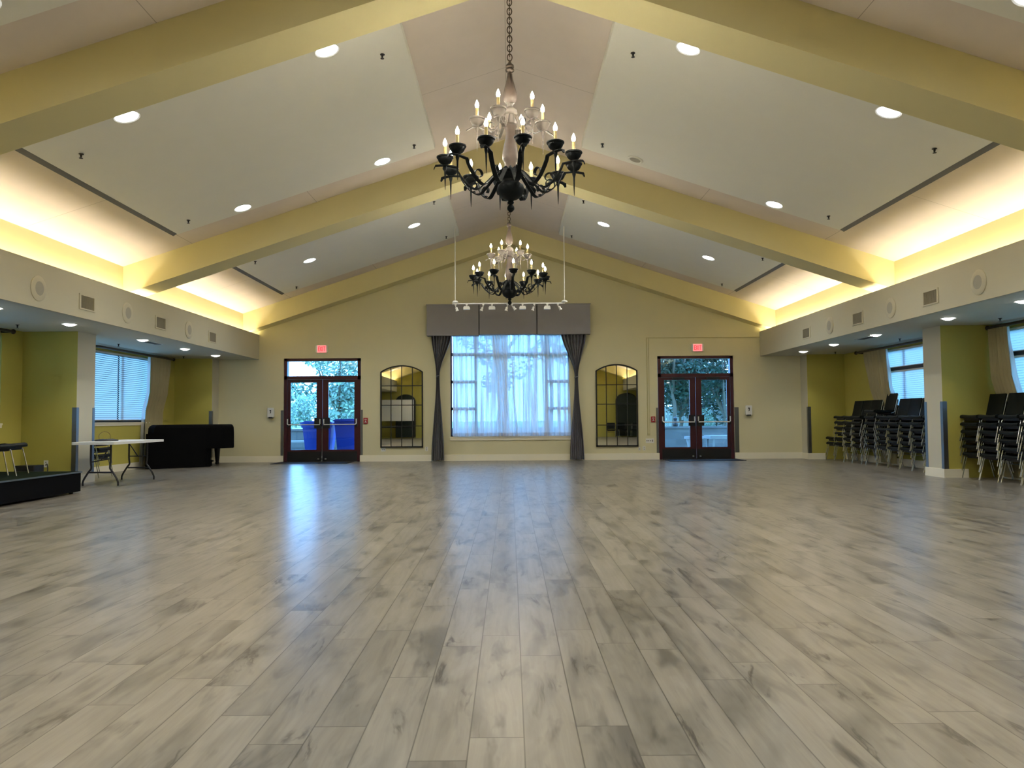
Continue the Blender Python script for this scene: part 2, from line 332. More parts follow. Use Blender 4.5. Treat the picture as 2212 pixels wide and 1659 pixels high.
# side walls with window openings, cove wall and pilasters
WIN = {-1: [(14.6, 18.42), (9.0, 13.0)], 1: [(14.6, 17.9), (9.0, 13.35)]}
for s, nm in ((-1, 'left'), (1, 'right')):
    b = MB(); X0, X1 = sorted((s*XW, s*(XW+.18))); ys = [YB-.2]
    for a, c in sorted(WIN[s]): b.box(X0, X1, ys[-1], a, 0, 2.75); b.box(X0, X1, a, c, 0, 1.075); b.box(X0, X1, a, c, 2.60, 2.75); ys.append(c)
    b.box(X0, X1, ys[-1], D+.2, 0, 2.75)
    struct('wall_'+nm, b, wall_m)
    struct('wall_cove_'+nm, MB().box(*sorted((s*XC, s*(XC+.12))), YB, D, ZB+.06, ZC+.08), beam_m)
    tn += 1; b = MB(); b.box(*sorted((s*XF, s*(XF+.035))), YB, D, ZB, ZT); b.box(*sorted((s*(XF+.035), s*XC)), YB, D, 3.10, 3.12)
    struct('trim_%d' % tn, b, beige_m)
    for y0, y1 in ((-4.43, -3.9), (1.15, 1.75), (7.36, 7.95), (13.57, 14.16), (19.72, D)):
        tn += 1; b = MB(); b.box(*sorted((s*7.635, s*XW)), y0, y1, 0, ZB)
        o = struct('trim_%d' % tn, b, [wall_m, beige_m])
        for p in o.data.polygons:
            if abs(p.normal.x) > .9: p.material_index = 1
        # small return moulding strip beside the pillar body
# baseboards
b = MB(); t = .018; BH = .155
for x0, x1 in ((-7.635, DL[0]), (DL[1]-.02, DR[0]+.02), (DR[1], 7.635)): b.box(x0, x1, D-t, D, 0, BH+.01)
struct('baseboard_front', b, base_m)
for s, nm in ((-1, 'left'), (1, 'right')):
    b = MB()
    for y0, y1 in ((7.36, 7.95), (13.57, 14.16), (19.72, D)):
        b.box(*sorted((s*(7.635-t), s*7.635)), y0-t, (y1+t if y1 < D else D-t), 0, BH); b.box(*sorted((s*7.635, s*8.05)), y0-t, y0, 0, BH)
    for y0, y1 in ((-3.9, 7.36), (7.95, 13.57), (14.16, 19.72)): b.box(*sorted((s*(XW-t), s*XW)), y0, y1, 0, BH)
    struct('baseboard_'+nm, b, base_m)
# ceiling drop panels
PAN = [(2.1, 6.54), (8.35, 12.6), (14.5, 18.65), (-3.6, .4)]
for y0, y1 in PAN:
    for s in (-1, 1):
        tn += 1; b = MB(); z = lambda x, t: zceil(x)-t
        b.prism([(s*1.222, z(1.222, .13)), (s*5.47, z(5.47, .13)), (s*5.47, z(5.47, .03)), (s*1.222, z(1.222, .03))], y0, y1); b.cur = 1
        b.prism([(s*5.472, z(5.47, .115)), (s*5.545, z(5.61, .115)), (s*5.61, z(5.61, -.01)), (s*5.472, z(5.472, -.01))], y0, y1)
        b.prism([(s*1.26, z(1.26, .03)), (s*5.44, z(5.44, .03)), (s*5.44, z(5.44, -.01)), (s*1.26, z(1.26, -.01))], y0+.05, y1-.05)
        struct('trim_%d' % tn, b, [panel_m, gap_m])
# ================================================================== LIGHT FIXTURES
def spot(parent, loc, power, col, size, blend, r=.07, rx=None):
    d = bpy.data.lights.new('lamp', 'SPOT'); d.energy = power; d.color = col; d.spot_size = size; d.spot_blend = blend; d.shadow_soft_size = r
    o = bpy.data.objects.new('lamp', d); COL.objects.link(o); o.parent = parent; o.location = loc
    if rx: o.rotation_euler = rx
    return o
def down_light(R):
    ring = MB().lathe([(R, -.0), (R+.018, -.006), (R+.018, .0), (R, .004)], cap=False, n=28)
    lens = MB().lathe([(R*.999, .003), (R*.6, -.006), (.001, -.010)], cap=False, n=28)
    return ring, lens
lab_bay = {8.6: 'nearest bay', 12.4: 'nearest bay', 16.57: 'far bay', 2.4: 'bay above the viewpoint', 6.2: 'bay above the viewpoint', -2.8: 'bay behind the viewpoint'}
ring, lens = down_light(.125)
first = None
for y in (8.6, 12.4, 16.57, 2.4, 6.2, -1.8):
    for s in (-1, 1):
        for ax in (2.06, 4.33):
            if y == 12.4 and s == 1 and ax == 2.06: continue
            side = 'left' if s < 0 else 'right'; where = 'upper' if ax < 3 else 'lower'
            row = {8.6: 'near edge of the big', 12.4: 'far edge of the big', 16.57: 'the far small', 2.4: 'the hidden front', 6.2: 'the hidden front far edge of', -1.8: 'the rearmost'}[y]
            lab = 'round glowing recessed downlight, %s one at %s %s ceiling panel' % (where, row, side)
            if first is None:
                t = thing('recessed_downlight', lab, 'ceiling light', group='downlights in the vaulted ceiling')
                ring.build('trim_ring', white_m, t); lens.build('lens', lens_m, t)
                spot(t, (0, 0, -.02), P_DOWN, (.985, 1.0, .955), 2.5, .8); first = t
            else: t = dup(first, label=lab)
            t.location = (s*ax, y, zceil(ax)-.134)
            t.rotation_euler = (0, s*math.atan(SL), 0)
            for c in t.children:
                if c.type == 'LIGHT': c.rotation_euler = (0, -s*math.atan(SL), 0)
ring, lens = down_light(.095); first = None
for s in (-1, 1):
    for i, y in enumerate((18.8, 17.02, 15.06, 12.55, 10.7, 8.8, 5.5, 2.6, -1.0)):
        side = 'left' if s < 0 else 'right'
        lab = 'small glowing downlight in the %s aisle soffit, %s from the far wall' % (side, ['first', 'second', 'third', 'fourth', 'fifth', 'sixth', 'seventh', 'eighth', 'ninth'][i])
        if first is None:
            t = thing('aisle_downlight', lab, 'ceiling light', group='downlights in the low aisle soffits')
            ring.build('trim_ring', white_m, t)
            MB().lathe([(.093, .0), (.083, -.012), (.04, -.03), (.001, -.036)], cap=False, n=24).build('lens', lens2_m, t)
            spot(t, (0, 0, -.045), P_SOFFIT, (1.0, .97, .88), 2.0, .7, .05); first = t
        else: t = dup(first, label=lab)
        t.location = (s*7.2, y, ZB-.001)
# cove tubes (continuous strip in each trough, one per bay)
for s in (-1, 1):
    for i, (y0, y1) in enumerate(((-4.2, 1.3), (1.45, 7.5), (7.65, 13.7), (13.85, 19.95))):
        side = 'left' if s < 0 else 'right'
        MB().tube([(s*6.74, y0, 3.17), (s*6.74, y1, 3.17)], .018, 8).build('cove_light', cove_m, label='warm strip light hidden behind the %s fascia, %s along the hall' % (side, ['rearmost', 'second', 'third', 'farthest'][i]), cat='strip light', group='cove strip lights')
# sprinklers
def spr_mesh(L):
    return MB().lathe([(.03, 0), (.03, -.006), (.012, -.008), (.012, -L*.7), (.006, -L*.75), (.006, -L), (.022, -L), (.022, -L-.004)], n=10)
first = None
sp = [(s*ax, y, zceil(ax)-.132, 'v', s) for y in (9.08, 12.15, 15.37, 18.35) for s in (-1, 1) for ax in (1.51, 5.11)]
for x, y, z, k, s in sp:
    lab = 'small dark sprinkler head, %s on the %s ceiling panel, %s row' % ('near the ridge' if abs(x) < 2 else 'near the eave', 'left' if s < 0 else 'right', {9.08: 'nearest', 12.15: 'second', 15.37: 'third', 18.35: 'farthest'}[y])
    if first is None: first = t = spr_mesh(.05).build('sprinkler_head', dark_m, label=lab, cat='sprinkler', group='ceiling sprinklers')
    else: t = dup(first, label=lab)
    t.location = (x, y, z)
for s in (-1, 1):
    for i, y in enumerate((19.0, 15.84, 12.58)):
        dup(first, loc=(s*8.07, y, ZB), label='small dark sprinkler head under the %s aisle soffit, %s from the far wall' % ('left' if s < 0 else 'right', ['first', 'second', 'third'][i]))
# soffit linear diffusers
for s in (-1, 1):
    b = MB(); b.box(-.11, .11, -.30, .30, -.008, 0); b.cur = 1; b.box(-.07, .07, -.27, .27, -.012, -.008)
    b.build('ceiling_diffuser', [white_m, dark_m], loc=(s*7.28, 15.62, ZB), label='white air diffuser in the %s aisle soffit beside a downlight' % ('left' if s < 0 else 'right'), cat='air vent')
# fascia speakers and vents
first = None; fv = None
for s in (-1, 1):
    side = 'left' if s < 0 else 'right'
    for i, y in enumerate((10.69, 13.19, 15.72, 8.2)):
        lab = 'round off-white wall speaker on the %s fascia, %s one' % (side, ['nearest in view', 'middle', 'farthest', 'out of view'][i])
        if first is None:
            t = thing('wall_speaker', lab, 'speaker', group='round speakers on the fascias')
            ringm = MB().lathe([(.10, .022), (.165, .020), (.178, .010), (.178, 0)], n=32, cap=False); gr = MB().lathe([(.10, .020), (.05, .024), (.001, .025)], n=32, cap=False)
            for bb in (ringm, gr): bb.v = [(v[2], v[1], v[0]) for v in bb.v]
            ringm.build('bezel', beige_m, t); gr.build('grille', grille_m, t); first = t
        else: t = dup(first, label=lab)
        t.location = (s*XF, y, 2.957); t.rotation_euler = (0, 0, PI if s > 0 else 0)
    for i, y in enumerate((11.93, 14.45, 16.97)):
        lab = 'square off-white air vent on the %s fascia, %s one' % (side, ['nearest', 'middle', 'farthest'][i])
        if fv is None:
            t = thing('wall_vent', lab, 'air vent', group='square vents on the fascias')
            b = MB(); W2, H2 = .225, .12
            b.box(0, .014, -W2, W2, H2-.022, H2); b.box(0, .014, -W2, W2, -H2, -H2+.022); b.box(0, .014, -W2, -W2+.04, -H2, H2); b.box(0, .014, W2-.04, W2, -H2, H2); b.build('frame', beige_m, t)
            MB().box(0, .003, -W2+.03, W2-.03, -H2+.02, H2-.02).build('backing', ventin_m, t)
            b = MB()
            for k in range(16): y_ = -W2+.05+k*.0222; b.box(.003, .011, y_, y_+.005, -H2+.022, H2-.022)
            b.build('louvre', grille_m, t); fv = t
        else: t = dup(fv, label=lab)
        t.location = (s*XF, y, 2.94); t.rotation_euler = (0, 0, PI if s > 0 else 0)
# ceiling speaker on right panel
t = thing('ceiling_speaker', 'round off-white speaker set flush in the right ceiling panel near the ridge', 'speaker', (2.07, 12.36, zceil(2.07)-.132)); t.rotation_euler = (0, math.atan(SL), 0)
MB().lathe([(.13, 0), (.13, -.008), (.11, -.02), (.09, -.014)], n=28, cap=False).build('bezel', panel_m, t); MB().lathe([(.09, -.014), (.001, -.016)], n=28, cap=False).build('grille', grille_m, t)
# ================================================================== CHANDELIERS
def lerp(a, b, t): return a+(b-a)*t
def smooth_path(pts, n=6):
    P = [Vector(p) for p in pts]; P = [P[0]*2-P[1]]+P+[P[-1]*2-P[-2]]; out = []
    for i in range(1, len(P)-2):
        for k in range(n):
            t = k/n; a, b_, c, d = P[i-1], P[i], P[i+1], P[i+2]
            out.append(.5*((2*b_)+(c-a)*t+(2*a-5*b_+4*c-d)*t*t+(3*b_-a-3*c+d)*t**3))
    out.append(P[-2]); return out
def arm_parts(parent, ang, R, zr, cup_r, z_hub, r_hub, z_low, m, scroll):
    """one arm with its drip cup, candle sleeve, bulb and spike. zr: cup rim height"""
    a = MB(); zc = zr-.105
    pr = [(r_hub*.9, z_hub), (r_hub+.03*R/.65, z_hub+.012), (lerp(r_hub, R, .25), lerp(z_hub, z_low, .55)), (lerp(r_hub, R, .42), z_low), (lerp(r_hub, R, .58), z_low+.035*R/.65), (lerp(r_hub, R, .70), lerp(z_low, zc, .52)), (lerp(r_hub, R, .77), lerp(z_low, zc, .80))]
    path = smooth_path([(r, 0, z) for r, z in pr], 4)+[Vector((lerp(r_hub, R, .80), 0, zc)), Vector((R-.02, 0, zc+.012))]
    path += [Vector((R+.04, 0, zc+.012)), Vector((R+.085*R/.65+.01, 0, zc+.004)), Vector((R+.11, 0, zc-.03))]
    k = len(path); wd = [.045 if i < k-3 else .05 for i in range(k)]; wd[-1] = .02; sc = .75 if R < .5 else 1
    wd = [w*sc for w in wd]
    a.strap(path, wd, .008, (0, 1, 0))
    # scroll curling up and inward from the low part of the arm
    c0 = lerp(r_hub, R, .60); zb0 = z_low+.03; sr = scroll
    pts = []
    for i in range(22):
        t = i/21; th = -PI*.62+t*PI*1.95; rr = sr*(1-.55*t); cx = c0-.03-.012*t; cz = zb0+sr*.98
        pts.append((cx+rr*math.cos(th)*-1*-1, 0, cz+rr*math.sin(th)))
    pts = [(c0-.01+.10*R/.65, 0, zb0+.03)]+pts if False else pts
    a.strap(pts, .034*sc, .007, (0, 1, 0))
    arm = a.build('arm', m, parent); arm.rotation_euler[2] = ang
    cb = MB().lathe([(.001, -.088), (.026, -.088), (.034, -.078), (.052, -.068), (cup_r-.016, -.048), (cup_r-.008, -.028), (cup_r-.009, -.022), (cup_r, -.019), (cup_r+.002, -.012), (cup_r, -.004), (cup_r-.008, 0), (cup_r-.016, -.008), (.03, -.022), (.001, -.022)], n=20, cap=False)
    cb.build('drip_cup', m, arm, loc=(R, 0, zr))
    MB().lathe([(.0155, -.03), (.0155, .100), (.001, .101)], n=10).build('candle', candle_m, arm, loc=(R, 0, zr))
    MB().lathe([(.008, .100), (.016, .112), (.0195, .127), (.016, .148), (.007, .168), (.001, .182)], n=10).build('bulb', bulb_m, arm, loc=(R, 0, zr))
    MB().lathe([(.017, -.098), (.019, -.115), (.010, -.15), (.007, -.24), (.002, -.335)], n=8).build('spike', m, arm, loc=(R, 0, zr))
def chandelier(loc, rot, label):
    t = thing('chandelier', label, 'chandelier', loc, rot, 'two-tier candle chandeliers on the ridge')
    x = 0
    MB().lathe([(.001, 3.150), (.012, 3.155), (.02, 3.163), (.034, 3.178), (.037, 3.195), (.03, 3.215), (.015, 3.23), (.026, 3.238), (.033, 3.25), (.026, 3.265), (.035, 3.275), (.07, 3.288), (.11, 3.315), (.133, 3.355), (.137, 3.39), (.128, 3.42), (.105, 3.44), (.085, 3.447), (.085, 3.475), (.10, 3.49), (.112, 3.51)], n=32, cap=False).build('bowl', iron_m, t)
    # fluted cup over the bowl
    b = MB(); n = 48; vs = []; fs = []
    for j, (r, z) in enumerate(((.112, 3.505), (.125, 3.53), (.118, 3.55), (.095, 3.575), (.06, 3.60))):
        for k in range(n): a = 2*PI*k/n; rr = r*(1+.06*math.cos(8*a)*(j > 0)); vs.append((rr*math.cos(a), rr*math.sin(a), z+.012*math.cos(8*a)*(j > 1)))
    for j in range(4):
        for k in range(n): fs.append((j*n+k, j*n+(k+1) % n, (j+1)*n+(k+1) % n, (j+1)*n+k))
    b.add(vs, fs, True); b.build('petal_cup', iron_m, t)
    MB().lathe([(.06, 3.58), (.06, 3.65), (.078, 3.68), (.082, 3.72), (.078, 3.77), (.066, 3.83), (.052, 3.89), (.045, 3.95), (.05, 3.99), (.066, 4.01), (.068, 4.025), (.055, 4.035)], n=28, cap=False).build('lower_baluster', turn_m, t)
    MB().lathe([(.055, 4.035), (.065, 4.045), (.067, 4.12), (.06, 4.13), (.070, 4.14), (.074, 4.155), (.068, 4.19), (.045, 4.21), (.028, 4.225), (.03, 4.25), (.045, 4.26)], n=28, cap=False).build('hub', iron_lit_m, t)
    MB().lathe([(.045, 4.26), (.062, 4.285), (.069, 4.325), (.066, 4.37), (.052, 4.43), (.037, 4.49), (.027, 4.54), (.025, 4.575), (.042, 4.588), (.046, 4.60), (.040, 4.61), (.036, 4.618), (.044, 4.63), (.040, 4.65), (.018, 4.668), (.010, 4.70)], n=28, cap=False).build('upper_baluster', turn_m, t)
    # chain to the underside of the beam
    b = MB(); z = 4.70; k = 0
    while z < 5.60:
        pts = []
        for i in range(14):
            a = 2*PI*i/14; lx = .024*math.cos(a); lz = .036*math.sin(a); pts.append((lx, 0, z+.03+lz) if k % 2 == 0 else (0, lx, z+.03+lz))
        b.tube(pts, .0055, 6, closed=True); z += .0475; k += 1
    b.build('chain', chain_m, t)
    MB().lathe([(.012, 5.57), (.05, 5.60), (.07, 5.628)], n=20).build('ceiling_canopy', chain_m, t)
    for i in range(12):
        arm_parts(t, -PI/2+math.radians(10+30*i), .655, 3.685, .083, 3.545, .105, 3.37, iron_m, .062)
    for i in range(6):
        arm_parts(t, -PI/2+math.radians(-20+60*i), .335, 4.09, .078, 4.11, .06, 3.96, iron_lit_m, .04)
    return t
chandelier((.02, 7.60, 0), 0, 'large two-tier iron candle chandelier hanging nearest, above the window view')
chandelier((.005, 13.87, 0), math.radians(-4), 'smaller-looking two-tier candle chandelier farther away above the track lights')
# ================================================================== TRACK LIGHT
t = thing('track_light', 'white suspended track light bar with two rods in front of the valance', 'track light', (0, 17.74, 0))
b = MB(); b.box(-1.325, 1.285, -.018, .018, 3.752, 3.776); b.build('track_bar', white_m, t)
for x in (-1.255, 1.278):
    MB().tube([(x, 0, 3.80), (x, 0, zceil(x)-.0)], .011, 8).build('rod', white_m, t)
    MB().lathe([(.07, 3.785), (.072, 3.80), (.05, 3.83), (.012, 3.84)], c=(x, 0, 0), n=20).build('canopy', white_m, t)
    MB().lathe([(.012, -.06), (.035, -.05), (.035, 0)], c=(x, 0, zceil(x)), n=12).build('ceiling_mount', gap_m, t)
for px, kind, tl in ((984, 's', .3), (1008, 'f', 0), (1044, 's', -.35), (1063, 'f', 0), (1096.7, 's', -.25), (1106.5, 's', .6), (1129.6, 'f', 0), (1155, 's', -.3), (1183, 'f', 0), (1206.5, 's', .5)):
    x = (px-1101)*17.74/1662+.0
    b = MB(); b.box(x-.022, x+.022, -.02, .02, 3.725, 3.752)
    if kind == 'f':
        mt = Matrix.Translation((x, 0, 0)); b.box(-.014+x, x+.014, -.01, .01, 3.70, 3.727)
        b.prism([(x-.055, 3.70), (x+.055, 3.70), (x+.075, 3.672), (x+.075, 3.625), (x-.075, 3.625), (x-.075, 3.672)], -.04, .05)
    else:
        d = Vector((math.sin(tl), .15, -math.cos(tl))); p = Vector((x, 0, 3.73))
        b.tube([p, p+Vector((.0, 0, -.03)), p+d*.055], .009, 6); q = p+d*.05
        b.tube([q, q+d*.02, q+d*.06, q+d*.085], [.024, .028, .026, .042], 14)
    b.build('lamp_head' if kind == 's' else 'flood_head', white_m, t)
# ================================================================== FAR WALL : DOORS
def make_door(n, X0, X1, dz, flip):
    w = X1-X0; cx = (X0+X1)/2; y0, y1 = D+.03, D+.15
    t = bpy.data.objects.new('door_%d' % n, None); COL.objects.link(t); t['kind'] = 'structure'; t.location = (cx, D, 0)
    hw = w/2-.012; zt = DZ-.008
    b = MB(); fj = .075
    for s in (-1, 1): b.box(*sorted((s*hw, s*(hw-fj))), 0, .16, 0, zt)
    b.box(-hw, hw, 0, .16, zt-.065, zt); b.box(-hw, hw, 0, .16, 2.155, 2.245); b.build('door_frame', maroon_m, t)
    MB().box(-hw+fj, hw-fj, .075, .083, 2.245, zt-.065).build('transom_glass', glass_m, t)
    L = hw-fj-.004; g0, g1 = .315, 2.078
    for s in (-1, 1):
        b = MB(); st = .13; gi = .198-0.07
        xi = .003; xa, xb = .155, L-.085
        def bx(a, c, *r): b.box(*sorted((s*a, s*c)), *r)
        bx(xi, xa, .03, .075, .012, 2.152); bx(xb, L, .03, .075, .012, 2.152); bx(xa, xb, .03, .075, .012, g0); bx(xa, xb, .03, .075, g1, 2.152)
        leaf = b.build('leaf', maroon_m, t)
        MB().box(*sorted((s*xa, s*xb)), .048, .056, g0, g1).build('glass', glass_m, leaf)
        # push bar with end brackets and black lock box
        b = MB(); zb = .972; bz = MB()
        b.tube([(s*.05, -.055, zb), (s*(L-.05), -.055, zb), (s*(L-.025), -.045, zb+.02), (s*(L-.02), -.03, zb+.05)], .0145, 10)
        b.bbox(*sorted((s*.038, s*.062)), -.06, .03, zb+.02, zb+.145, .008); b.bbox(*sorted((s*(L-.035), s*(L-.008))), -.05, .03, zb+.03, zb+.15, .008)
        b.build('push_bar', mat('satin_push_bar', (.85, .85, .83), .45, .6), leaf)
        bz.bbox(*sorted((s*.02, s*.205)), -.02, .03, zb-.10, zb+.18, .01, 'y'); bz.bbox(*sorted((s*(L-.05), s*(L-.0))), -.012, .03, zb-.06, zb+.17, .01, 'y'); bz.build('lock_case', black_m, leaf)
        MB().box(*sorted((s*.02, s*(L-.01))), .022, .03, .02, .27).build('kick_plate', black_m, leaf)
        b = MB(); b.box(*sorted((s*.07, s*.12)), -.01, .03, .06, .10); b.build('floor_bolt', chrome_m, leaf)
        b = MB(); b.bbox(*sorted((s*.30, s*.62)), -.035, .03, 2.10, 2.15, .008, 'x'); b.build('door_closer', black_m, leaf)
    if n == 1:
        b = MB(); b.tube([(0, -.012, .03), (0, -.012, .93)], .010, 8); b.bbox(-.03, .03, -.03, .0, .0, .035, .006); b.bbox(-.018, .018, -.028, .0, .10, .15, .004); b.build('centre_rod', chrome_m, t)
    MB().box(-hw, hw, 0, .2, 0, .014).build('threshold', steel_m, t)
    return t
make_door(1, DL[0], DL[1], DZ, 0); make_door(2, DR[0], DR[1], DZ, 1)
# wall corner guards beside the doors and on pillars
def guard(x0, x1, y0, y1, z0, z1, lab, L=None):
    b = MB(); b.box(x0, x1, y0, y1, z0, z1)
    if L: b.box(*L, z0, z1)
    b.build('corner_guard', steel_m, label=lab, cat='corner guard', group='stainless corner guards')
for x0, x1, lab in ((-6.005, -5.935, 'narrow steel guard on wall left of the left double door'), (-3.908, -3.86, 'narrow steel guard on wall right of the left double door'), (3.825, 3.872, 'narrow steel guard on wall left of the right double door'), (5.878, 5.99, 'narrow steel guard on wall right of the right double door')):
    guard(x0, x1, D-.004, D, .17, 1.352, lab)
for s, side in ((-1, 'left'), (1, 'right')):
    for y, sy, wh in ((13.57, 1, 'near corner of the %s pillar'), (14.16, -1, 'far corner of the %s pillar'), (19.72, 1, 'corner of the %s far pilaster')):
        xa = s*7.635; yo = y-.004 if sy > 0 else y+.004
        guard(*sorted((xa, xa+s*.075)), *sorted((y, yo)), .157, 1.345, 'tall thin stainless guard wrapping the '+wh % side, L=(*sorted((xa-s*.004, xa)), *sorted((yo, y+sy*.075))))
# entry mats
for cx, nm in ((-5.0, 'left'), (4.95, 'right')):
    MB().prism([(cx-.98, 19.22), (cx+.93, 19.22), (cx+.93, 20.14), (cx-.98, 20.14)], .001, .012, 'z').build('entry_mat', mat_m, label='black rubber mat on floor before the %s double door' % nm, cat='mat', group='entry mats')
# exit signs
for x0, nm, zc in ((-5.089, 'left', 2.956), (4.777, 'right', 2.922)):
    t = thing('exit_sign', 'lit red EXIT sign with white housing above the %s double door' % nm, 'exit sign', (x0+.155, D, zc), group='exit signs')
    MB().bbox(-.157, .157, -.045, 0, -.10, .10, .03, 'y').build('housing', white_m, t)
    MB().bbox(-.115, .118, -.048, -.044, -.093, .093, .008, 'y').build('face', exit_red, t)
    b = MB()
    def bar(x, z, w, h, ang=0): b.box(-w/2, w/2, -.051, -.048, -h/2, h/2, Matrix.Translation((x, 0, z)) @ Matrix.Rotation(ang, 4, 'Y'))
    H = .125; sw = .013
    bar(-.083, 0, sw, H); [bar(-.066, z, .04, sw) for z in (-H/2+sw/2, 0, H/2-sw/2)]
    bar(-.018, 0, sw, .137, .40); bar(-.018, 0, sw, .137, -.40); bar(.029, 0, sw, H); bar(.075, 0, sw, H); bar(.075, H/2-sw/2, .055, sw)
    b.build('lettering', exit_letter, t)
# sanitiser dispensers, fire pulls, outlets
for x, nm, z in ((-6.25, 'left of the left double door', 1.285), (6.235, 'right of the right double door', 1.262)):
    t = thing('soap_dispenser', 'white hand sanitizer dispenser on wall %s' % nm, 'dispenser', (x, D, z), group='wall dispensers')
    MB().bbox(-.08, .08, -.09, 0, -.115, .135, .02, 'y').build('cover', white_m, t); b = MB(); b.bbox(-.05, .05, -.10, -.01, -.135, -.105, .01); b.prism([(-.012, -.02), (.015, .0), (.018, .075), (-.02, .075), (-.02, .05), (.0, .045)], -.093, -.088); b.build('nozzle', dark_m, t)
for x, z, nm in ((-3.781, 1.066, 'left'), (3.741, 1.05, 'right')):
    t = thing('fire_alarm_pull', 'red fire alarm pull station on wall beside the %s double door' % nm, 'fire alarm', (x, D, z), group='fire alarm pull stations')
    MB().bbox(-.055, .055, -.035, 0, -.076, .076, .008, 'y').build('housing', red_m, t); b = MB(); b.box(-.03, .03, -.045, -.035, -.045, -.03); b.box(-.01, .01, -.045, -.035, -.045, .0); [b.box(-.03, .03, -.037, -.035, z_, z_+.008) for z_ in (.02, .038)]; b.build('handle', white_m, t)
def outlet(x, z, w, h, lab, holes=((0, .025), (0, -.025)), dark=True, y=D, dk=dark_m):
    t = thing('wall_outlet', lab, 'outlet', (x, y, z)); MB().bbox(-w/2, w/2, -.008, 0, -h/2, h/2, .004, 'y').build('plate', white_m, t)
    b = MB()
    for hx, hz in holes: b.box(hx-.01, hx+.01, -.010, -.008, hz-.012, hz+.012)
    b.build('socket', dk, t)
outlet(-3.318, .307, .115, .095, 'small white double wall plate under the left arched mirror', ((-.02, 0), (.02, 0)), dk=gap_m)
outlet(-2.19, .32, .07, .112, 'cream wall outlet between the left mirror and left grey drape', dk=gap_m)
outlet(3.495, .298, .07, .112, 'cream wall outlet low between right mirror and right door', dk=gap_m)
outlet(3.372, .279, .05, .08, 'tiny cream wall plate just beneath right corner of the right mirror', ((0, 0),), dk=gap_m)
outlet(3.65, .49, .215, .12, 'white four-part wall plate beside the right double door', ((-.075, 0), (-.03, 0), (.02, 0), (.07, .012), (.07, -.014)))
outlet(-8.15, .36, .075, .12, 'cream wall outlet on the left pillar above the black stage', y=13.57, dk=gap_m)
# surface conduit on far wall
b = MB(); b.box(3.59, 3.61, D-.018, D, .67, 3.20); b.box(3.645, 3.655, D-.012, D, .67, 3.18); b.box(3.60, XF, D-.018, D, 3.182, 3.20); b.bbox(3.585, 3.66, D-.022, D, .63, .68, .01, 'y')
b.build('wall_conduit', mat('conduit_paint', (.50, .45, .22), .6), label='thin painted conduit running up and across wall around right door', cat='conduit')
# ================================================================== MIRRORS
def make_mirror(xc, w, z0, zs, zt, lab):
    t = thing('arched_mirror', lab, 'mirror', (xc, D, 0), group='arched windowpane mirrors')
    hw = w/2; rise = zt-zs; R = (hw*hw+rise*rise)/(2*rise)
    def arc(x): return zt-R+math.sqrt(max(0, R*R-x*x))
    n = 24; xs = [-hw+w*i/n for i in range(n+1)]
    poly = [(-hw+.02, z0+.02), (hw-.02, z0+.02)]+[(x*.97, arc(x)-.02) for x in xs[::-1]]
    MB().prism(poly, -.02, -.014).build('mirror_glass', mirror_m, t)
    b = MB(); fwid = .034
    b.box(-hw, -hw+fwid, -.04, 0, z0, zs); b.box(hw-fwid, hw, -.04, 0, z0, zs); b.box(-hw, hw, -.04, 0, z0, z0+fwid)
    for i in range(n):
        x0, x1 = xs[i], xs[i+1]
        b.prism([(x0, arc(x0)-fwid*1.05), (x1, arc(x1)-fwid*1.05), (x1, arc(x1)), (x0, arc(x0))], -.04, 0)
    b.build('frame', black_m, t)
    b = MB()
    for k in (1, 2, 3): x = -hw+w*k/4; b.box(x-.010, x+.010, -.032, -.016, z0, arc(x)-.02)
    for f in (.26, .513, .748): z = z0+(zt-z0)*f; b.box(-hw, hw, -.032, -.016, z-.010, z+.010)
    b.build('muntins', black_m, t)
make_mirror(-2.838, 1.115, .36, 2.343, 2.515, 'black arched windowpane mirror on wall left of the curtained window')
make_mirror(2.795, 1.10, .347, 2.335, 2.506, 'black arched windowpane mirror on wall right of the curtained window')
# ================================================================== CENTRE WINDOW
t = bpy.data.objects.new('window_1', None); COL.objects.link(t); t['kind'] = 'structure'; t.location = (0, D, 0)
y0, y1 = .10, .16; b = MB(); x0, x1 = WX; z0, z1 = WZ
b.box(x0, x0+.035, y0, y1, z0, z1); b.box(x1-.035, x1, y0, y1, z0, z1); b.box(x0, x1, y0, y1, z0, z0+.03); b.box(x0, x1, y0, y1, z1-.05, z1)
for x in (-.90, .95): b.box(x-.035, x+.035, y0-.01, y1, z0, z1)
b.box(x0, x1, y0-.01, y1, 2.755, 2.835)
b.build('window_frame', mat('window_frame_plum', (.05, .02, .05), .5), t)
b = MB()
for z in (2.07, 1.36): b.box(x0, -.90, y0, y1, z-.04, z+.04); b.box(.95, x1, y0, y1, z-.04, z+.04)
b.build('muntins', MATS['window_frame_plum'], t)
MB().box(x0, x1, .125, .131, z0, z1).build('glass', glass_m, t)
b = MB(); b.box(x0-.02, x1+.05, -.035, y0, z0-.025, z0); b.box(x0-.01, x1+.03, -.02, 0, z0-.10, z0-.025); b.build('window_sill', base_m, t)
portal('window_portal', (0, D+.2, 2.1), (PI/2, 0, 0), 3.1, 2.95)
portal('door_portal', (-4.92, D+.25, 1.35), (PI/2, 0, 0), 1.9, 2.6); portal('door_portal', (4.87, D+.25, 1.35), (PI/2, 0, 0), 1.9, 2.6)
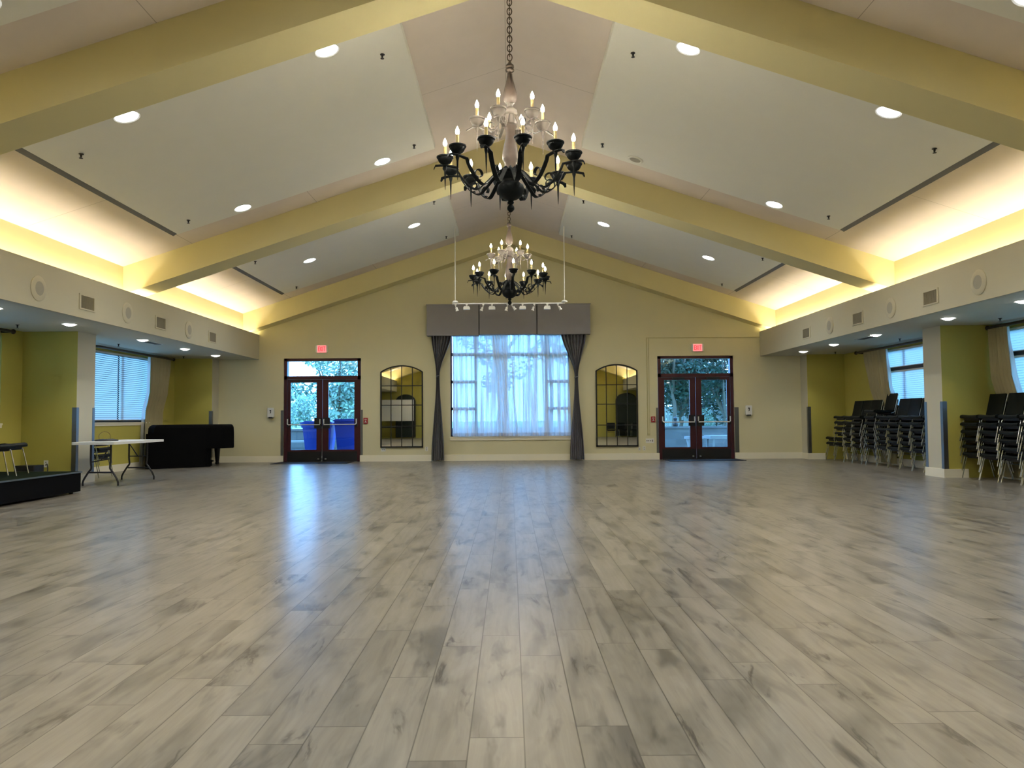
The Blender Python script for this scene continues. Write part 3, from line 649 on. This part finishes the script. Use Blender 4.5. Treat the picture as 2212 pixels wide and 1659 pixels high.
# sheers
def curtain(name, prof, y, amp, folds, m, seed, nz=28, nu=None, phase=0, th=.0, amp_fn=None):
    """prof: list of (z, xleft, xright) top to bottom; returns MB"""
    rnd = random.Random(seed); nu = nu or folds*8; b = MB(); vs = []; fs = []; ks = [rnd.uniform(.6, 1.4) for _ in range(folds+2)]
    zs = [prof[0][0]+(prof[-1][0]-prof[0][0])*i/nz for i in range(nz+1)]
    for z in zs:
        for j in range(len(prof)-1):
            if prof[j][0] >= z-1e-6 >= prof[j+1][0]-2e-6 or j == len(prof)-2: break
        a, c = prof[j], prof[j+1]; tt = (a[0]-z)/(a[0]-c[0]) if a[0] != c[0] else 0; tt = min(1, max(0, tt)); tt = tt*tt*(3-2*tt) if len(prof) > 2 else tt
        xl = lerp(a[1], c[1], tt); xr = lerp(a[2], c[2], tt); A = amp if amp_fn is None else amp_fn(z, xr-xl)
        for i in range(nu+1):
            u = i/nu; ph = u*folds; k = int(ph); w = ks[k]
            vs.append((lerp(xl, xr, u), y+A*w*math.sin(2*PI*ph+phase+.5*math.sin(z*1.3+k)), z))
    for r in range(nz):
        for i in range(nu): fs.append((r*(nu+1)+i, r*(nu+1)+i+1, (r+1)*(nu+1)+i+1, (r+1)*(nu+1)+i))
    b.add(vs, fs, True); return b
for (pr, fo, sd, yy, lab) in (([(3.55, -1.50, -.05), (.64, -1.50, -.10)], 13, 3, D-.035, 'white sheer curtain, left panel over the big far window'),
                          ([(3.55, -.50, .02), (2.0, -.35, .10), (.64, -.30, .20)], 7, 8, D-.060, 'narrow white sheer overlapping at the middle of the far window'),
                          ([(3.55, .04, 1.47), (2.3, .06, 1.55), (.64, .12, 1.60)], 12, 5, D-.035, 'white sheer curtain, right panel over the big far window')):
    o = curtain('sheer', pr, yy, .022, fo, sheer_m, sd, nz=16).build('sheer_curtain', sheer_m, label=lab, cat='curtain', group='sheers on the far window')
    zl = pr[-1]; hb = curtain('h', [(zl[0]+.085, zl[1], zl[2]), (zl[0]-.002, zl[1], zl[2])], yy-.004, .022, fo, hem_m, sd, nz=2); hb.build('hem', hem_m, o)
# grey drapes with tie-backs
def drape(prof, lab, sd, tx, tz):
    t = thing('grey_drape', lab, 'drape', (0, 0, 0), group='grey drapes at the far window')
    af = lambda z, w: .02+.10*w
    curtain('d', prof, D-.13, .05, 7, drape_m, sd, nz=48, amp_fn=af).build('fabric', drape_m, t)
    b = MB(); b.tube([(tx+.045*math.cos(a), D-.12+.05*math.sin(a), tz+.01*math.cos(a)) for a in [2*PI*i/16 for i in range(16)]], .012, 6, closed=True); b.build('tieback', drape_m, t)
drape([(3.40, -2.05, -1.50), (2.23, -1.925, -1.835), (0.02, -2.05, -1.72)], 'grey drape gathered at its waist left of the window', 2, -1.88, 2.225)
drape([(3.40, 1.33, 2.01), (2.17, 1.69, 1.775), (0.02, 1.55, 1.92)], 'grey drape gathered at its waist right of the window', 4, 1.732, 2.165)
# valance
t = thing('window_valance', 'wide grey box valance in three flat sections above the window', 'valance', (0, D, 0))
b = MB(); b.box(-2.155, -.808, -.27, 0, 3.262, 4.062); b.build('side_section', valance_m, t); MB().box(.722, 2.10, -.27, 0, 3.278, 4.068).build('side_section', valance_m, t)
MB().box(-.782, .70, -.285, 0, 3.285, 4.066).build('centre_section', valance_m, t); MB().box(-.82, .73, -.15, 0, 3.29, 4.05).build('pleat_backing', dark_m, t)
b = MB(); b.box(-2.17, 2.115, -.29, 0, 4.06, 4.075); b.build('top_board', valance_m, t)
# ================================================================== AISLE WINDOWS
def blind(parent, s, ya, yb, z0, z1, lab):
    t = thing('window_blind', lab, 'blind', (s*(XW+.03), 0, 0), group='horizontal slat blinds')
    b = MB(); n = int((z1-z0)/.044)
    for i in range(n):
        z = z0+.022+i*.044; b.add([(-.013, ya, z+.019), (-.013, yb, z+.019), (.013, yb, z-.020), (.013, ya, z-.020)], [(0, 1, 2, 3)])
    b.build('slats', blind_m, t); b = MB(); b.box(-.015, .02, ya, yb, z1-.02, z1+.015); b.box(-.012, .012, ya, yb, z0-.012, z0+.004); b.build('headrail', white_m, t)
wn = 1
for s, side in ((-1, 'left'), (1, 'right')):
    for k, (a, c) in enumerate(WIN[s]):
        wn += 1; t = bpy.data.objects.new('window_%d' % wn, None); COL.objects.link(t); t['kind'] = 'structure'; t.location = (s*XW, 0, 0)
        xa, xb = sorted((s*.09, s*.14)); b = MB(); z0, z1 = 1.075, 2.60
        b.box(xa, xb, a, a+.05, z0, z1); b.box(xa, xb, c-.05, c, z0, z1); b.box(xa, xb, a, c, z0, z0+.06); b.box(xa, xb, a, c, z1-.05, z1)
        nm = 3
        for q in range(1, nm): y = a+(c-a)*q/nm; b.box(xa, xb, y-.03, y+.03, z0, z1)
        if s > 0: b.box(*sorted((s*.02, s*.14)), a, c, 2.10, 2.18)
        b.build('window_frame', mat('window_frame_dark', (.03, .03, .035), .5), t)
        MB().box(*sorted((s*.112, s*.118)), a, c, z0, z1).build('glass', glass_m, t)
        b = MB(); b.box(*sorted((s*-.03, s*.02)), a-.03, c+.03, z0-.03, z0); b.box(*sorted((s*-.015, 0)), a-.03, c+.03, z0-.075, z0-.03); b.build('window_sill', base_m, t)
        bay = 'far bay' if k == 0 else 'near bay'
        if s < 0:
            if k == 0: blind(t, s, 14.65, 16.93, 1.13, 2.57, 'pale slat blind, nearer half of the far left aisle window'); blind(t, s, 16.98, 18.38, 1.13, 2.57, 'pale slat blind, farther half of the far left aisle window')
            else: blind(t, s, 9.05, 12.95, 1.13, 2.57, 'pale slat blind on the near left aisle window')
        else:
            blind(t, s, a+.05, c-.04, 2.19, 2.57, 'pale slat blind across top pane of the %s right aisle window' % bay)
            blind(t, s, a+.05, c-.04, 1.10, 2.09, 'pale slat blind over lower pane of the %s right aisle window' % bay)
        portal('window_portal', (s*(XW+.2), (a+c)/2, 1.85), (PI/2, 0, PI/2), c-a, 1.5)
        # rod
        ya, yb = (a-.1, (18.75 if s > 0 else 19.35)) if k == 0 else (a-.2, 13.10 if s < 0 else 13.56)
        r = thing('curtain_rod', 'thick dark curtain rod over the %s %s aisle window' % ('far' if k == 0 else 'near', side), 'curtain rod', (s*8.46, 0, 2.635), group='aisle curtain rods')
        MB().tube([(0, ya, 0), (0, yb-.05, 0)], .026, 12).build('rod', rod_m, r)
        fin = MB().lathe([(.026, 0), (.03, .01), (.018, .02), (.04, .04), (.043, .06), (.03, .08), (.001, .085)], n=14); fin.v = [(v[0], yb-.075+v[2], v[1]) for v in fin.v]; fin.build('finial', rod_m, r)
        [MB().box(*sorted((0, s*.14)), y-.015, y+.015, -.03, .0).build('bracket', rod_m, r) for y in (ya+.3, yb-.12)]
def side_curtain(s, prof, lab, liner, sd):
    """prof: (z, y0, y1); hangs parallel to the aisle wall"""
    t = thing('aisle_curtain', lab, 'curtain', (s*8.46, 0, 0), group='tan aisle curtains')
    b = curtain('c', prof, 0, .04, 6, tancurt_m, sd, nz=24); b.v = [(v[1]*.5+s*(.10*min(1, max(0, (1.75-v[2])*2.5))), v[0], v[2]) for v in b.v]; b.build('fabric', tancurt_m, t)
    b = curtain('c', liner, .0, .015, 2, liner_m, sd+1, nz=24); b.v = [(v[1]*.5+s*(.02+.10*min(1, max(0, (1.75-v[2])*2.5))), v[0], v[2]) for v in b.v]; b.build('lining', liner_m, t)
side_curtain(-1, [(2.61, 18.1, 19.18), (1.6, 18.08, 19.0), (.9, 18.05, 18.98), (.03, 18.05, 19.0)], 'tan pleated curtain at left aisle window behind the black piano', [(2.6, 18.0, 18.15), (1.6, 17.95, 18.12), (.1, 17.85, 18.1)], 11)
side_curtain(1, [(2.61, 17.25, 18.35), (1.6, 17.15, 18.05), (.9, 17.1, 17.8), (.03, 17.1, 17.8)], 'tan pleated curtain at far right aisle window', [(2.6, 17.2, 17.3), (1.9, 17.05, 17.25), (.8, 16.7, 17.15)], 12)
side_curtain(1, [(2.61, 13.02, 13.54), (1.6, 12.93, 13.50), (.9, 12.9, 13.45), (.03, 12.9, 13.45)], 'tan pleated curtain in front of the right pillar', [(2.6, 12.98, 13.04), (1.6, 12.80, 12.98), (.8, 12.7, 12.95)], 13)
side_curtain(-1, [(2.61, 12.2, 12.75), (.03, 12.2, 12.75)], 'tan pleated curtain at near left aisle window', [(2.6, 12.1, 12.2), (.03, 12.1, 12.2)], 14)
# ================================================================== CHAIRS
def make_chair(label, group):
    """origin: floor under middle of the front legs; faces -X; seat runs to +X"""
    t = thing('stacking_chair', label, 'chair', group=group); hw = .235
    # seat : rounded cushion with rolled front edge
    prof = [(-.055, .398), (-.06, .425), (-.045, .448), (-.01, .458), (.08, .450), (.22, .436), (.36, .436), (.42, .445), (.43, .425), (.40, .400), (.20, .392), (.0, .392)]
    b = MB(); rows = []; ny = 8
    vs = []; n = len(prof)
    for j in range(ny+1):
        v = -1+2*j/ny; dip = .012*(1-v*v); e = 1-.02*(abs(v) > .9)
        for x, z in prof: vs.append((x*e+.0, v*hw, z-(dip if z > .43 else 0)))
    fs = [tuple(range(n)), tuple(range(ny*n, (ny+1)*n))]
    for j in range(ny):
        for i in range(n): fs.append((j*n+i, j*n+(i+1) % n, (j+1)*n+(i+1) % n, (j+1)*n+i))
    b.add(vs, fs, True); b.build('seat', blackfab_m, t)
    MB().prism([(.015, .352), (.40, .352), (.405, .40), (-.005, .40)], -(hw-.035), hw-.035).build('seat_pan', dark_m, t)
    # backrest
    b = MB(); vs = []; fs = []; nz = 8; ny = 8; front = []
    for side in (0, 1):
        for i in range(nz+1):
            for j in range(ny+1):
                v = -1+2*j/ny; u = i/nz; z = .455+u*.36; x = .405+u*.085+.02*(1-v*v)+(.025*(1-(2*u-1)**4) if side else 0)
                vs.append((x-(0 if side else .01), v*(hw-.012), z))
    N = (nz+1)*(ny+1)
    for side in (0, 1):
        for i in range(nz):
            for j in range(ny): a = side*N+i*(ny+1)+j; fs.append((a, a+1, a+ny+2, a+ny+1))
    for i in range(nz):
        for j in (0, ny): a = i*(ny+1)+j; fs.append((a, a+ny+1, a+N+ny+1, a+N))
    for j in range(ny):
        for i in (0, nz): a = i*(ny+1)+j; fs.append((a, a+1, a+N+1, a+N))
    b.add(vs, fs, True); b.build('backrest', blackfab_m, t)
    r = .0095
    for s in (-1, 1): MB().tube(smooth_path([(.018, s*(hw-.035), .372), (.016, s*(hw-.006), .366), (.008, s*hw, .335), (-.07, s*(hw+.008), 0)], 3), r, 8).build('leg', chrome_m, t)
    MB().tube([(.018, -(hw-.035), .372), (.018, hw-.035, .372)], r, 8).build('front_rail', chrome_m, t)
    for s in (-1, 1): MB().tube(smooth_path([(.02, s*(hw-.03), .385), (.30, s*(hw-.03), .385), (.40, s*hw, .36), (.50, s*(hw+.006), 0)], 3), r, 8).build('leg', chrome_m, t)
    b = MB()
    for s in (-1, 1): b.tube(smooth_path([(.33, s*(hw+.002), .375), (.405, s*(hw+.002), .41), (.415, s*hw, .47), (.500, s*(hw-.005), .80)], 3), .009, 6)
    b.build('back_frame', chrome_m, t)
    MB().tube([(.025, -(hw), .30), (.025, hw, .30)] if False else [(.44, -hw, .27), (.44, hw, .27)], .008, 6).build('stretcher', chrome_m, t)
    return t
proto = None; ordn = ['bottom', 'second from bottom', 'third from bottom', 'fourth from bottom', 'fifth from bottom', 'sixth from bottom', 'seventh from bottom']
def place_stack(X, Y, n, rz, where, group, seed, lean=.006, dz=.13):
    global proto; rnd = random.Random(seed)
    for k in range(n):
        lab = 'black stacking chair, %s %s' % ('topmost,' if k == n-1 else ordn[k]+',', where)
        if proto is None: proto = t = make_chair(lab, group)
        else: t = dup(proto, label=lab, group=group)
        fx = -math.cos(rz); fy = -math.sin(rz)
        t.location = (X+fx*lean*k+rnd.uniform(-.004, .004), Y+fy*lean*k+rnd.uniform(-.012, .012), k*dz); t.rotation_euler = (0, 0, rz+rnd.uniform(-.012, .012))
ys = [(19.22, 2), (18.72, 6), (18.22, 6), (17.73, 6), (17.09, 7), (16.54, 6), (16.05, 6), (15.57, 6), (15.09, 6), (14.62, 6)]
nth = ['leftmost low', 'second', 'third', 'fourth', 'fifth', 'sixth', 'seventh', 'eighth', 'ninth', 'tenth']
for i, (y, n) in enumerate(ys):
    place_stack(8.03+(.02 if i % 3 else 0), y, n, 0, '%s stack from left beyond the right pillar' % nth[i] if i else 'low leftmost stack beyond the right pillar', 'stacked chairs beyond the right pillar', i, .006 if i != 8 else .012)
for i, (y, n) in enumerate([(13.31, 6), (12.79, 6), (12.25, 6), (11.72, 6)]):
    place_stack(8.0, y, n, 0, '%s stack in front of the right pillar' % ['leftmost', 'second', 'third', 'right-edge'][i], 'stacked chairs in front of the right pillar', 20+i, .006)
place_stack(-8.02, 15.18, 3, PI, 'small stack behind the folding table', 'stacked chairs behind the folding table', 40, .004)
for i, (x, y, a) in enumerate(((-7.24, 11.27, .03), (-7.05, 10.67, -.05))):
    dup(proto, loc=(x, y, .335), rz=PI+a, label='black padded chair with chrome legs on the stage, %s' % ('farther one' if i == 0 else 'nearer one cut by photo edge'), group='chairs on the stage')
# chairs and stored gear behind the viewpoint, seen in the mirrors
for i, (x, y) in enumerate(((6.4, -3.4), (5.7, -3.2), (7.0, -2.9))): dup(proto, loc=(x, y, 0), rz=-PI/2+.2*i-.1, label='black chair behind the viewpoint reflected in right mirror, %s' % ['middle', 'left', 'right'][i], group='chairs reflected in the right mirror')
t = thing('rolling_board', 'pale board on dark wheeled stand reflected in left mirror', 'board', (-6.4, -3.2, 0))
MB().box(-.95, .95, -.03, .03, 1.0, 2.2).build('board', whiteboard_m, t); b = MB(); [b.box(x-.03, x+.03, -.03, .03, .08, 2.25) for x in (-.98, .98)]; b.box(-1, 1, -.03, .03, .62, .68); [b.box(x-.04, x+.04, -.35, .35, .05, .1) for x in (-.98, .98)]; b.build('stand', black_m, t)
def arch_frame(x, y, w, h, lab):
    t = thing('draped_arch', lab, 'frame', (x, y, 0)); n = 16; pts = [(-w/2, 0, .05)]+[(-w/2*math.cos(PI*i/n), 0, h-w*.35+w*.35*math.sin(PI*i/n)) for i in range(n+1)]+[(w/2, 0, .05)]
    MB().tube(pts, .03, 8).build('hoop', black_m, t); MB().prism([(p[0]*.97, p[2]) for p in pts], .0, .03).build('drape', mat('dark_green_drape', (.02, .03, .02), .7), t)
arch_frame(-6.0, -3.9, 1.1, 2.5, 'dark arched frame behind the board reflected in left mirror'); arch_frame(6.7, -4.0, 1.2, 2.5, 'dark arched drape frame reflected in right mirror')
# ================================================================== FOLDING TABLE
t = thing('folding_table', 'white plastic folding table with dark bent legs beside left pillar', 'table', (-7.0, 13.865, 0))
b = MB(); b.bbox(-.38, .38, -.915, .915, .705, .748, .05); b.build('tabletop', tablem, t)
for sy in (-1, 1):
    ye = sy*.66
    for sx in (-1, 1):
        MB().tube(smooth_path([(sx*.17, ye, .70), (sx*.17, ye, .42), (sx*.16, ye, .30), (sx*.20, ye, .24), (sx*.27, ye, .13), (sx*.30, ye, .06), (sx*.30, ye, 0)], 4), .0165, 8).build('leg', tleg_m, t)
    b = MB(); b.tube([(-.19, ye, .225), (.19, ye, .225)], .014, 8); b.tube([(-.17, ye, .40), (.17, ye, .46)] if sy < 0 else [(-.17, ye, .44), (.17, ye, .44)], .010, 8)
    b.tube([(0, ye, .43), (0, ye-sy*.36, .70)], .009, 8); b.build('leg_brace', tleg_m, t)
# flat black bag and cable on the table
t = thing('cable_bag', 'flat black bag and coiled brown cable on the white folding table', 'bag', (-7.20, 13.75, .748))
b = MB(); vs = []; fs = []; n = 20
for j, (r, z) in enumerate(((.0, .028), (.10, .034), (.19, .022), (.21, .010), (.20, 0))):
    for k in range(n): a = 2*PI*k/n; q = 1+.12*math.sin(3*a+1)+.06*math.sin(7*a); vs.append((r*.8*q*math.cos(a), r*1.05*q*math.sin(a), z+.006*math.sin(5*a)*(0 < j < 3)))
for j in range(4):
    for k in range(n): fs.append((j*n+k, j*n+(k+1) % n, (j+1)*n+(k+1) % n, (j+1)*n+k))
b.add(vs, fs, True); b.build('pouch', dark_m, t)
MB().tube(smooth_path([(-.05, -.14, .03), (-.06, -.12, .11), (-.02, -.04, .165), (.03, .05, .13), (.04, .07, .03)], 5), .004, 6).build('cable', mat('brown_cable', (.14, .08, .04), .5), t)
# ================================================================== STAGE
t = thing('stage_platform', 'low black stage platform with dark carpet at left edge', 'stage', (0, 0, 0))
MB().box(-8.45, -6.60, 7.2, 11.88, .03, .315).build('skirt', cloth_m, t)
MB().box(-8.46, -6.59, 7.19, 11.89, .315, .333).build('carpet_top', carpet_m, t)
b = MB(); b.box(-6.592, -6.585, 7.19, 11.895, .312, .334); b.box(-8.46, -6.585, 11.89, 11.896, .312, .334); b.build('metal_edge', alum_m, t)
b = MB(); [b.lathe([(.03, 0), (.03, .03)], c=(x, y, 0), n=10) for x in (-8.3, -6.7) for y in (7.4, 9.5, 11.8)]; b.build('foot', black_m, t)
t = thing('black_speaker_case', 'small black box on the floor behind the stage chairs', 'case', (-8.06, 12.95, 0))
MB().bbox(-.17, .17, -.14, .14, 0, .37, .02).build('body', dark_m, t); MB().box(-.04, .04, -.145, -.14, .30, .33).build('handle', black_m, t)
MB().tube(smooth_path([(-7.87, 13.1, .02), (-7.9, 13.2, .25), (-8.0, 13.35, .36), (-8.13, 13.53, .35)], 5), .009, 6).build('power_cord', dark_m, label='black plug and cord at the outlet on the left pillar', cat='cord')
# ================================================================== PIANO
t = thing('grand_piano', 'grand piano draped to the floor in black cloth near left curtain', 'piano', (0, 0, 0))
low = [(-8.38, 17.75), (-8.22, 17.55), (-7.22, 18.28), (-7.14, 18.42), (-7.8, 19.2), (-8.40, 19.35)]
def shrink(poly, f): cx = sum(p[0] for p in poly)/len(poly); cy = sum(p[1] for p in poly)/len(poly); return [(cx+(p[0]-cx)*f, cy+(p[1]-cy)*f) for p in poly]
out = [(-8.36, 17.78), (-8.15, 17.62), (-7.2, 18.28), (-6.92, 18.55), (-6.80, 18.95), (-6.98, 19.5), (-7.7, 19.75), (-8.38, 19.6)]
b = MB(); n = len(out); rings = [(1.0, .43), (.995, .80), (.985, .93), (.96, .975), (.93, .998), (.90, 1.005)]
vs = []; fs = []
for f, z in rings: vs += [(x, y, z-.006*math.sin(i*2.1)*(z < .5)) for i, (x, y) in enumerate(shrink(out, f))]
for j in range(len(rings)-1):
    for k in range(n): fs.append((j*n+k, j*n+(k+1) % n, (j+1)*n+(k+1) % n, (j+1)*n+k))
fs.append(tuple(range((len(rings)-1)*n, len(rings)*n))); fs.append(tuple(range(n))[::-1]); b.add(vs, fs, False)
n = 60; vs = []; fs = []
pts = []
for i in range(len(low)):
    a, c = low[i], low[(i+1) % len(low)]; m_ = 12
    for k in range(m_): u = k/m_; pts.append((lerp(a[0], c[0], u), lerp(a[1], c[1], u)))
n = len(pts); cx, cy = -7.8, 18.5
for j, z in enumerate((.005, .25, .5, .8)):
    for i, (x, y) in enumerate(pts): q = 1+.018*math.sin(i*1.9)*(1-z); vs.append((cx+(x-cx)*q, cy+(y-cy)*q, z))
for j in range(3):
    for k in range(n): fs.append((j*n+k, j*n+(k+1) % n, (j+1)*n+(k+1) % n, (j+1)*n+k))
b.add(vs, fs, True); b.build('cover_cloth', cloth_m, t)
for x, y in ((-7.42, 19.55), (-8.1, 18.1), (-7.45, 18.4)): MB().lathe([(.045, 0), (.05, .03), (.04, .06), (.05, .12), (.07, .36), (.075, .46)], c=(x, y, 0), n=12).build('leg', black_m, t)
b = MB(); b.box(-7.62, -7.24, 18.78, 18.86, .10, .14); b.box(-7.60, -7.57, 18.8, 18.83, .12, .5); b.box(-7.30, -7.27, 18.8, 18.83, .0, .14); b.build('pedal_lyre', black_m, t)
# ================================================================== OUTSIDE
struct('patio', MB().box(-22, 22, D+.2, 25.2, -.12, -.02), concrete_m)
struct('lawn', MB().box(-60, 60, 25.4, 120, -.1, .70), grass_m)
struct('side_ground', MB().box(-40, -8.8, -10, D+.2, -.12, -.02).box(8.8, 40, -10, D+.2, -.12, -.02), grass_m)
MB().box(-22, 22, 25.1, 25.45, -.05, .74).box(-22, 22, 25.07, 25.48, .74, .80).build('retaining_wall', block_mat(), label='low block retaining wall across the patio behind the doors', cat='garden wall')
def foliage(rnd, blobs, n, ls, b=None):
    b = b or MB()
    for _ in range(n):
        c, R = rnd.choice(blobs); d = Vector((rnd.gauss(0, 1), rnd.gauss(0, 1), rnd.gauss(0, 1))).normalized(); p = Vector(c)+Vector((d.x*R[0], d.y*R[1], d.z*R[2]))*rnd.uniform(.55, 1.0)**.5
        a = Vector((rnd.gauss(0, 1), rnd.gauss(0, 1), rnd.gauss(0, .7))).normalized(); u = a.cross(Vector((rnd.gauss(0, 1), rnd.gauss(0, 1), rnd.gauss(0, 1)))).normalized(); l = ls*rnd.uniform(.6, 1.3); w = l*.42
        b.add([p-a*l/2, p+u*w/2, p+a*l/2, p-u*w/2], [(0, 1, 2, 3)])
    return b
def tree(x, y, z, h, cr, lm, lab, seed, n=2600, ls=.16, trunk=.5, nb=9, cat='tree', name='tree', vz=.55):
    rnd = random.Random(seed); t = thing(name, lab, cat, (x, y, z)); th = h*trunk
    if cat == 'tree':
        b = MB(); b.tube(smooth_path([(0, 0, 0), (.05, .02, th*.5), (-.04, 0, th), (.05, 0, h*.8)], 3), [.085-.006*i for i in range(10)], 7)
        for k in range(5): a = k*1.3+seed; b.tube([(0, 0, th*.8), (cr*.4*math.cos(a), cr*.4*math.sin(a), th+.2*h), (cr*.7*math.cos(a), cr*.7*math.sin(a), h*.75)], [.06, .04, .015], 5)
        b.build('trunk', bark_m, t)
    blobs = []
    for k in range(nb):
        a = rnd.uniform(0, 2*PI); q = rnd.uniform(0, .65)*cr; r = rnd.uniform(.35, .6)*cr
        zc = lerp(h*max(.12, trunk-.1), h-.35*r, rnd.random()) if k else h*.8
        blobs.append(((q*math.cos(a), q*math.sin(a), zc), (r, r, r*vz+.1)))
    foliage(rnd, blobs, n, ls).build('foliage', lm, t); return t
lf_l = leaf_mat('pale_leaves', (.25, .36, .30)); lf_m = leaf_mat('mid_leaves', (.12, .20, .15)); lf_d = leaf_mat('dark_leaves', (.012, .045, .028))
# left door view
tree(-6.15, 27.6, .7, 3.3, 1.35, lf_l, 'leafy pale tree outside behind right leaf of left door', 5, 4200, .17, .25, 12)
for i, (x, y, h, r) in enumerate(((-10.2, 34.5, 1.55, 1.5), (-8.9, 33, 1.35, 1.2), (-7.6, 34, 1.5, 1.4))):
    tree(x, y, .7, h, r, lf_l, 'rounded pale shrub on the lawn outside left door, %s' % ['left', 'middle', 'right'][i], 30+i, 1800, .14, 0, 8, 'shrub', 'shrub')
for i, (x, y, h, r, m_) in enumerate(((-22.5, 58, 4.6, 3.0, lf_m), (-17.5, 60, 3.8, 3.0, lf_m), (-12.6, 60, 4.2, 3.0, lf_m), (-8, 58, 4.8, 3.0, lf_m))):
    tree(x, y, -.2, h, r, m_, 'distant hazy tree far beyond the lawn outside left door, %s from left' % ['first', 'second', 'third', 'fourth'][i], 50+i, 2600, .42, .1, 10, 'tree', 'tree', .8)
# behind the centre window
for i, (x, y, h, r) in enumerate(((-3.4, 29, 6.0, 1.5), (-.5, 32, 5.2, 1.5), (1.5, 28.6, 6.2, 1.3), (4.2, 31, 6.0, 1.5))):
    tree(x, y, .7, h, r, lf_m, 'tree dimly seen through the sheer curtains, %s from left' % ['first', 'second', 'third', 'fourth'][i], 70+i, 2200, .2, .45, 9)
# right door view: dense dark trees
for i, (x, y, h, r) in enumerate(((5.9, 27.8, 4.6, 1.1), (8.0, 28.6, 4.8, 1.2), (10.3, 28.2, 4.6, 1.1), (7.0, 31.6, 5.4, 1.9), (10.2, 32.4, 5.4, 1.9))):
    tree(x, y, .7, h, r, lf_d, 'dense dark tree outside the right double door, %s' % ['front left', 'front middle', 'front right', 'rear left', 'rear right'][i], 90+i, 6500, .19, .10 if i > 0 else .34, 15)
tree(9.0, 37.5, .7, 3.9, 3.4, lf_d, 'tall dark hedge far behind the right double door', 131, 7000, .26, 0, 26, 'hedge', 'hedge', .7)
tree(6.75, 26.4, .7, .62, .45, lf_m, 'low shrub on the retaining wall outside right door', 120, 500, .09, 0, 6, 'shrub', 'shrub')
# pale fence
t = thing('board_fence', 'pale vertical board fence outside behind right door', 'fence', (0, 33.5, .7))
b = MB(); [b.box(5.6+k*.15, 5.6+k*.15+.138, 0, .02, 0, .85) for k in range(26)]; b.build('boards', fence_m, t); b = MB(); b.box(5.6, 9.5, .02, .06, .2, .28); b.box(5.6, 9.5, .02, .06, .6, .68); b.build('rail', fence_m, t)
# bins
def make_bin(x, y, top, wd, rz, lab):
    t = thing('wheeled_bin', lab, 'bin', (x, y, -.02), rz, 'blue wheeled bins'); h = top-.06
    w0, w1, d0, d1 = wd*.36, wd*.47, .25, .33
    b = MB(); b.prism([(-w0, -d0), (w0, -d0), (w0, d0), (-w0, d0)], .04, h, 'z', [(-w1, -d1), (w1, -d1), (w1, d1), (-w1, d1)]); b.box(-w1-.015, w1+.015, -d1-.015, d1+.015, h-.10, h-.04)
    b.build('body', binblue_m, t)
    b = MB(); b.prism([(-w1-.03, h), (w1+.05, h), (w1+.05, h+.03), (w1-.08, h+.075), (-w1+.05, h+.065), (-w1-.03, h+.03)], -d1-.03, d1+.03); b.build('lid', binblue_m, t)
    for sy in (-1, 1): b = MB(); b.lathe([(.11, -.03), (.12, 0), (.11, .03)], n=18); b.v = [(v[0]+w0-.02, v[2]+sy*(d0+.03), v[1]+.12) for v in b.v]; b.build('wheel', black_m, t)
    MB().tube([(w1+.02, -d1*.8, h-.05), (w1+.09, -d1*.8, h-.02), (w1+.09, d1*.8, h-.02), (w1+.02, d1*.8, h-.05)], .014, 6).build('handle', binblue_m, t)
make_bin(-5.30, 21.45, 1.07, .86, PI, 'blue wheeled bin outside left door, left one behind the middle stile'); make_bin(-4.37, 21.3, 1.13, .90, 0, 'blue wheeled bin outside left door, taller right one')
# patio furniture
t = thing('patio_bench', 'long low patio bench in front of block wall outside left door', 'bench', (-7.4, 24.2, -.02))
MB().box(-1.3, 1.3, -.22, .22, .42, .47).build('seat', planter_m, t); [MB().box(x-.04, x+.04, -.2, .2, 0, .42).build('leg', planter_m, t) for x in (-1.1, 0, 1.1)]
t = thing('patio_table', 'pale patio table outside behind right leaf of right door', 'table', (6.75, 23.5, -.02))
MB().box(-.75, .45, -.4, .4, .46, .56).build('tabletop', planter_m, t); [MB().box(x-.03, x+.03, y-.03, y+.03, 0, .46).build('leg', planter_m, t) for x in (-.65, .35) for y in (-.35, .35)]
t = thing('garden_planter', 'grey flared planter pot outside left leaf of right door', 'planter', (5.55, 23.3, -.02))
MB().lathe([(.16, 0), (.20, .30), (.24, .47), (.29, .47), (.29, .54), (.25, .54), (.22, .48)], n=24).build('pot', planter_m, t); MB().lathe([(.22, .48), (.001, .49)], n=24, cap=False).build('soil', bark_m, t)
MB().lathe([(.07, 0), (.09, .05), (.085, .13), (.04, .18), (.06, .22), (.07, .27), (.03, .32), (.001, .33)], n=18).build('dark_urn', dark_m, loc=(5.42, 25.28, .80), label='small dark urn standing on the block wall outside right door', cat='urn')
